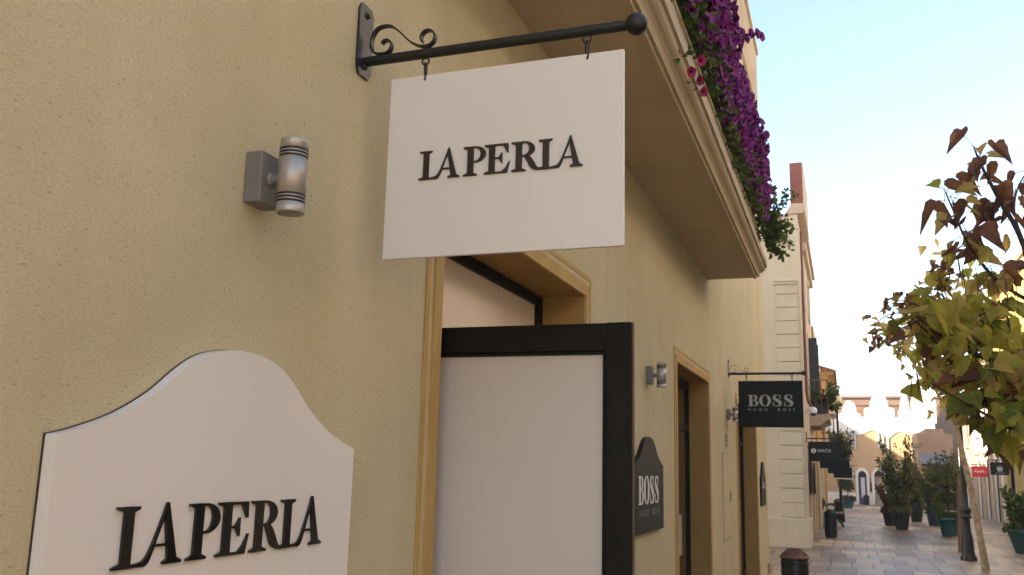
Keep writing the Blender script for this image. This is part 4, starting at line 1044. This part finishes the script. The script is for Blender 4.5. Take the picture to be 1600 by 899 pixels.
potted(4.03, 34.4, .27, .19, .47, 'pot_blue', 'small blue pot with a low shrub between the grey and teal pots', 'shrub', 1.8, ['lf_dark','lf_rust'], 1200, .12, .50)
potted(3.95, 29.0, .30, .19, .50, 'pot_teal', 'teal pot with a clipped standard tree in front of the lamp post', 'tree', 2.35, ['lf_dark','lf_olive'], 1700, .10, .58)
potted(5.00, 23.7, .38, .22, .52, 'pot_teal', 'large teal pot with a bushy shrub at the right edge', 'shrub', 1.35, ['lf_dark','lf_fresh','lf_olive'], 1800, .13, .45)
potted(1.33, 48.5, .32, .20, .40, 'pot_teal', 'round pot with small reddish tree at the far left of the plaza', 'tree', 2.0, ['lf_rust','lf_dark'], 1200, .13, .42)
ur = thing('stone_urn', (3.45, 53.0, 0), 'pale rounded stone urn beside the far arched doorway', 'urn')
q = MB(); q.lathe((3.30,52.5,0), [(.14,0),(.15,.05),(.07,.10),(.07,.2),(.2,.4),(.26,.6),(.24,.8),(.14,.95),(.17,1.0)], 20); q.build('bowl', M['ceramic'], ur)

# ------------------------------------------------------------------ lamp post
lp = thing('lamp_post', (3.53, 20.94, 0), 'black cast iron lamp post with turned collars in front of the leaning tree', 'street lamp')
q = MB(); c_ = (3.53,20.94,0)
q.lathe(c_, [(.155,0),(.155,.06),(.125,.10),(.11,.16),(.105,.42),(.085,.50),(.07,.62),(.068,.80)], 14); q.build('base', M['iron'], lp)
q = MB(); q.lathe(c_, [(.068,.80),(.10,.83),(.10,.87),(.072,.90),(.10,.97),(.10,1.0),(.06,1.05),(.052,1.4),(.045,2.6),(.04,3.7),(.06,3.74),(.06,3.78),(.03,3.82)], 14); q.build('post', M['iron'], lp)
q = MB(); q.lathe((3.53,20.94,3.83), [(.06,0),(.12,.05),(.16,.40),(.15,.42)], 6, smooth=False); q.build('lantern', M['lantern_glass'], lp)
q = MB(); q.lathe((3.53,20.94,4.255), [(.19,0),(.15,.06),(.05,.18),(.02,.26)], 6, smooth=False); q.build('lantern_cap', M['iron'], lp)

# ------------------------------------------------------------------ trees
def far_tree():
    t = thing('street_tree', (3.56, 18.8, 0), 'slender leaning street tree with trunk toned pale as if sunlit, standing in front of the lamp post', 'tree')
    q = MB()
    path = [(3.56,18.8,-.02),(3.53,18.8,.35),(3.47,18.8,.9),(3.40,18.8,1.5),(3.31,18.8,2.05),(3.24,18.8,2.5),(3.22,18.82,3.1),(3.28,18.85,3.8),(3.25,18.9,4.6)]
    q.tube(path, [.075,.062,.056,.052,.048,.045,.04,.03,.018], seg=10)
    limbs = []
    for tip, st_i in (((2.25,18.4,4.25),5),((1.95,18.3,4.5),6),((2.6,18.9,4.9),6),((3.05,18.7,5.7),7),((3.9,19.0,5.0),6),((3.6,18.3,5.4),7),((4.3,18.7,4.2),5),((2.7,18.1,3.9),5),((3.4,19.6,4.9),6),((2.9,19.5,4.4),6)):
        a_ = Vector(path[st_i]); b_ = Vector(tip); m_ = a_.lerp(b_,.5)+Vector((0,0,.12))+rvec()*.08
        limbs.append((a_,m_,b_)); q.tube([a_,m_,b_],[.022,.014,.006],seg=6)
    # a band of cord wound round the trunk
    q.build('trunk', M['bark'], t)
    f = MB()
    for a_,m_,b_ in limbs:
        for i in range(46):
            u = random.uniform(.25,1.08); p = (a_.lerp(m_,u*2) if u < .5 else m_.lerp(b_,(u-.5)*2)) + rvec()*random.uniform(.05,.42)
            leaf(f, p, rvec()+Vector((0,0,-.5)), rvec()+Vector((0,0,1.5)), random.uniform(.11,.20), random.choice((0,0,1,1,2,3)), HEART, .14, .2)
    f.build('crown', [M['lf_gold'],M['lf_yellow'],M['lf_brown'],M['lf_green']], t)
far_tree()
tk = thing('tree_stake', (3.62, 22.9, 0), 'short weathered wooden stake behind the lamp post', 'stake')
q = MB(); q.tube([(3.60,22.9,-.02),(3.66,22.9,1.35),(3.68,22.9,1.7)], [.07,.065,.06], seg=9); q.build('post', M['stake'], tk)

def px(x, y, Y):
    """a point at street depth Y on the sight line through a photograph pixel (used to lay out the branches)"""
    d = rot @ cdir(x, y); return Vector((1.275,0,1.65)) + d*(Y/d.y)
def near_tree():
    t = thing('street_tree', (3.7, 7.6, 0), 'large leaved autumn tree reaching in from the right edge with yellow and brown leaves', 'tree')
    q, f, pods = MB(), MB(), MB()
    q.tube([(3.75,7.6,-.02),(3.72,7.6,.5),(3.68,7.58,1.2),(3.62,7.6,1.7),(3.6,7.6,2.3),(3.62,7.62,2.7),(3.7,7.7,3.3),(3.72,7.75,4.0)], [.10,.085,.075,.07,.055,.04,.022,.006], seg=12)
    def branch(pts, r0, r1):
        pts = [Vector(p) for p in pts]; P = []
        for i in range(len(pts)-1):
            p0,p1,p2,p3 = pts[max(i-1,0)],pts[i],pts[i+1],pts[min(i+2,len(pts)-1)]
            for k in range(5):
                tt = k/5; P.append(.5*((2*p1)+(-p0+p2)*tt+(2*p0-5*p1+4*p2-p3)*tt*tt+(-p0+3*p1-3*p2+p3)*tt**3))
        P.append(pts[-1]); q.tube(P, [r0+(r1-r0)*i/(len(P)-1) for i in range(len(P))], seg=7); return P
    def cluster(P, n, mis, smin, smax, spr, droop=.4, u0=.15, shape=HEART):
        for i in range(n):
            k = int(random.uniform(u0,1)*(len(P)-1)); p0 = P[k]
            off = rvec()*random.uniform(.3,1)*spr; off.z *= .8; p = p0+off
            d = (off.normalized()*.8 + Vector((0,0,-droop)) + rvec()*.5).normalized()
            sz = random.uniform(smin*.78,smax); mi = random.choice(mis)
            nrm = (Vector((0,-.75,.65)) + rvec()*.75)
            leaf(f, p, d, nrm, sz, mi, shape, random.choice((.08,.2,.34)) if mi < 3 else random.choice((.3,.5)), random.uniform(.05,.3) if mi < 3 else random.uniform(.2,.5), wid=1.0 if mi < 3 else .72)
            q.tube([p0, p0.lerp(p,.5)+Vector((0,0,.02)), p], .0026, seg=4, caps=False)
    A = 7.4
    # upright branch with dry purple-brown leaves
    B1 = branch([(3.6,7.6,2.4), px(1650,560,7.5), px(1600,385,7.4), px(1560,310,7.4), px(1535,262,7.35), px(1522,232,7.3)], .03, .005)
    B2 = branch([px(1625,480,7.5), px(1560,440,7.3), px(1515,385,7.2), px(1490,330,7.2), px(1475,295,7.2)], .016, .004)
    B2b = branch([px(1600,385,7.4), px(1585,330,7.5), px(1592,290,7.6), px(1610,262,7.7)], .01, .004)
    B3 = branch([(3.6,7.6,2.2), px(1640,590,7.4), px(1540,560,7.1), px(1480,530,6.9), px(1425,490,6.8)], .026, .006)
    B4 = branch([px(1640,590,7.4), px(1560,520,7.2), px(1500,490,7.1), px(1450,470,7.0)], .018, .005)
    B5 = branch([(3.62,7.6,1.7), px(1620,690,7.2), px(1565,645,7.0), px(1540,600,7.0), px(1490,570,6.9), px(1455,525,6.8)], .030, .007)
    B6 = branch([px(1600,665,7.1), px(1555,655,6.9), px(1500,625,6.8), px(1455,600,6.7)], .014, .004)
    B7 = branch([(3.6,7.6,1.95), px(1660,640,7.3), px(1600,620,7.2), px(1580,560,7.3), px(1575,500,7.4), px(1560,470,7.5)], .024, .006)
    cluster(B1, 30, (3,3,4,3,2), .11, .175, .18, .5, .45)
    cluster(B2, 40, (3,4,3,2,2,1), .11, .18, .18, .5, .2)
    cluster(B2b, 9, (3,4), .12, .18, .14, .5, .3)
    cluster(B3, 66, (0,1,1,1,2), .12, .20, .24, .5, .3)
    cluster(B4, 58, (0,1,1,1,2), .12, .19, .22, .5, .25)
    cluster(B5, 56, (0,1,1,3,2,1,4), .12, .20, .27, .5, .2)
    cluster(B6, 18, (0,1,1,3), .12, .18, .18, .5, .2)
    cluster(B7, 62, (0,1,1,3,1,2), .12, .20, .33, .5, .2)
    # smaller leaves at the outer left tips
    for pts in ([px(1450,520,6.9), px(1410,490,6.9), px(1375,500,6.9), px(1362,525,6.9)], [px(1440,480,6.9), px(1410,470,6.9), px(1388,478,6.9)], [px(1480,485,7.0), px(1470,450,7.0), px(1466,415,7.0)], [px(1500,480,7.0), px(1482,455,7.0), px(1478,425,7.0)], [px(1440,500,6.9), px(1395,520,6.9), px(1370,545,6.9)]):
        P = branch(pts, .006, .002)
        for i in range(17):
            p = random.choice(P[4:])+rvec()*.05
            leaf(f, p, rvec()+Vector((-.3,0,-.2)), rvec()+Vector((0,-.6,.6)), random.uniform(.035,.065), random.choice((2,2,3,3,4)), HEART, .3, .3, .8)
    # the rest of the crown, beyond the frame
    for k in range(15):
        a_ = random.uniform(-1.6, 1.6); r_ = random.uniform(.8,1.6)
        tip = Vector((3.6+r_*math.cos(a_)+.2, 7.6+r_*math.sin(a_)+.3, random.uniform(2.6,5.0)))
        if tip.x < 2.9: continue
        P = branch([(3.6,7.6,1.9+.09*k), Vector((3.6,7.6,2.3)).lerp(tip,.5)+Vector((0,0,.15)), tip], .025, .006)
        cluster(P, 60, (0,1,1,3,2), .15, .24, .35, .4, .3)
    # long thin seed pods
    for (x, y, Y) in [(1480+random.uniform(-6,8)+i*9.5, 392+i*5+random.uniform(-14,14), 7.2) for i in range(12)] + [(1420+random.uniform(0,30), 560+random.uniform(0,20), 6.8) for i in range(3)]:
        p = px(x, y, Y); L_ = random.uniform(.20,.33)
        pods = MB(); pods.tube([p, p+Vector((.01,0,-L_*.5)), p+Vector((random.uniform(-.02,.03),0,-L_))], [.0022,.004,.0018], seg=5); pods.build('seed_pod', M['twig'], t)
    q.build('trunk', M['twig'], t)
    f.build('crown', [M['lf_green'],M['lf_yellow'],M['lf_gold'],M['lf_brown'],M['lf_purple']], t)
near_tree()
# ------------------------------------------------------------------ thin warm haze volume added to imitate lens glare down the street
q = MB(); q.box(-60, 45, -30, 90, -1.0, 14.6)
hm = bpy.data.materials.new('glare_haze_air'); hm.use_nodes = True
hn = hm.node_tree; hn.nodes.remove(hn.nodes['Principled BSDF'])
vp = hn.nodes.new('ShaderNodeVolumePrincipled'); vp.inputs['Color'].default_value = (1.0, .93, .84, 1); vp.inputs['Density'].default_value = .0026; vp.inputs['Anisotropy'].default_value = 0.0
hn.links.new(vp.outputs[0], hn.nodes['Material Output'].inputs['Volume'])
tag(q.build('glare_haze', hm), kind='stuff')
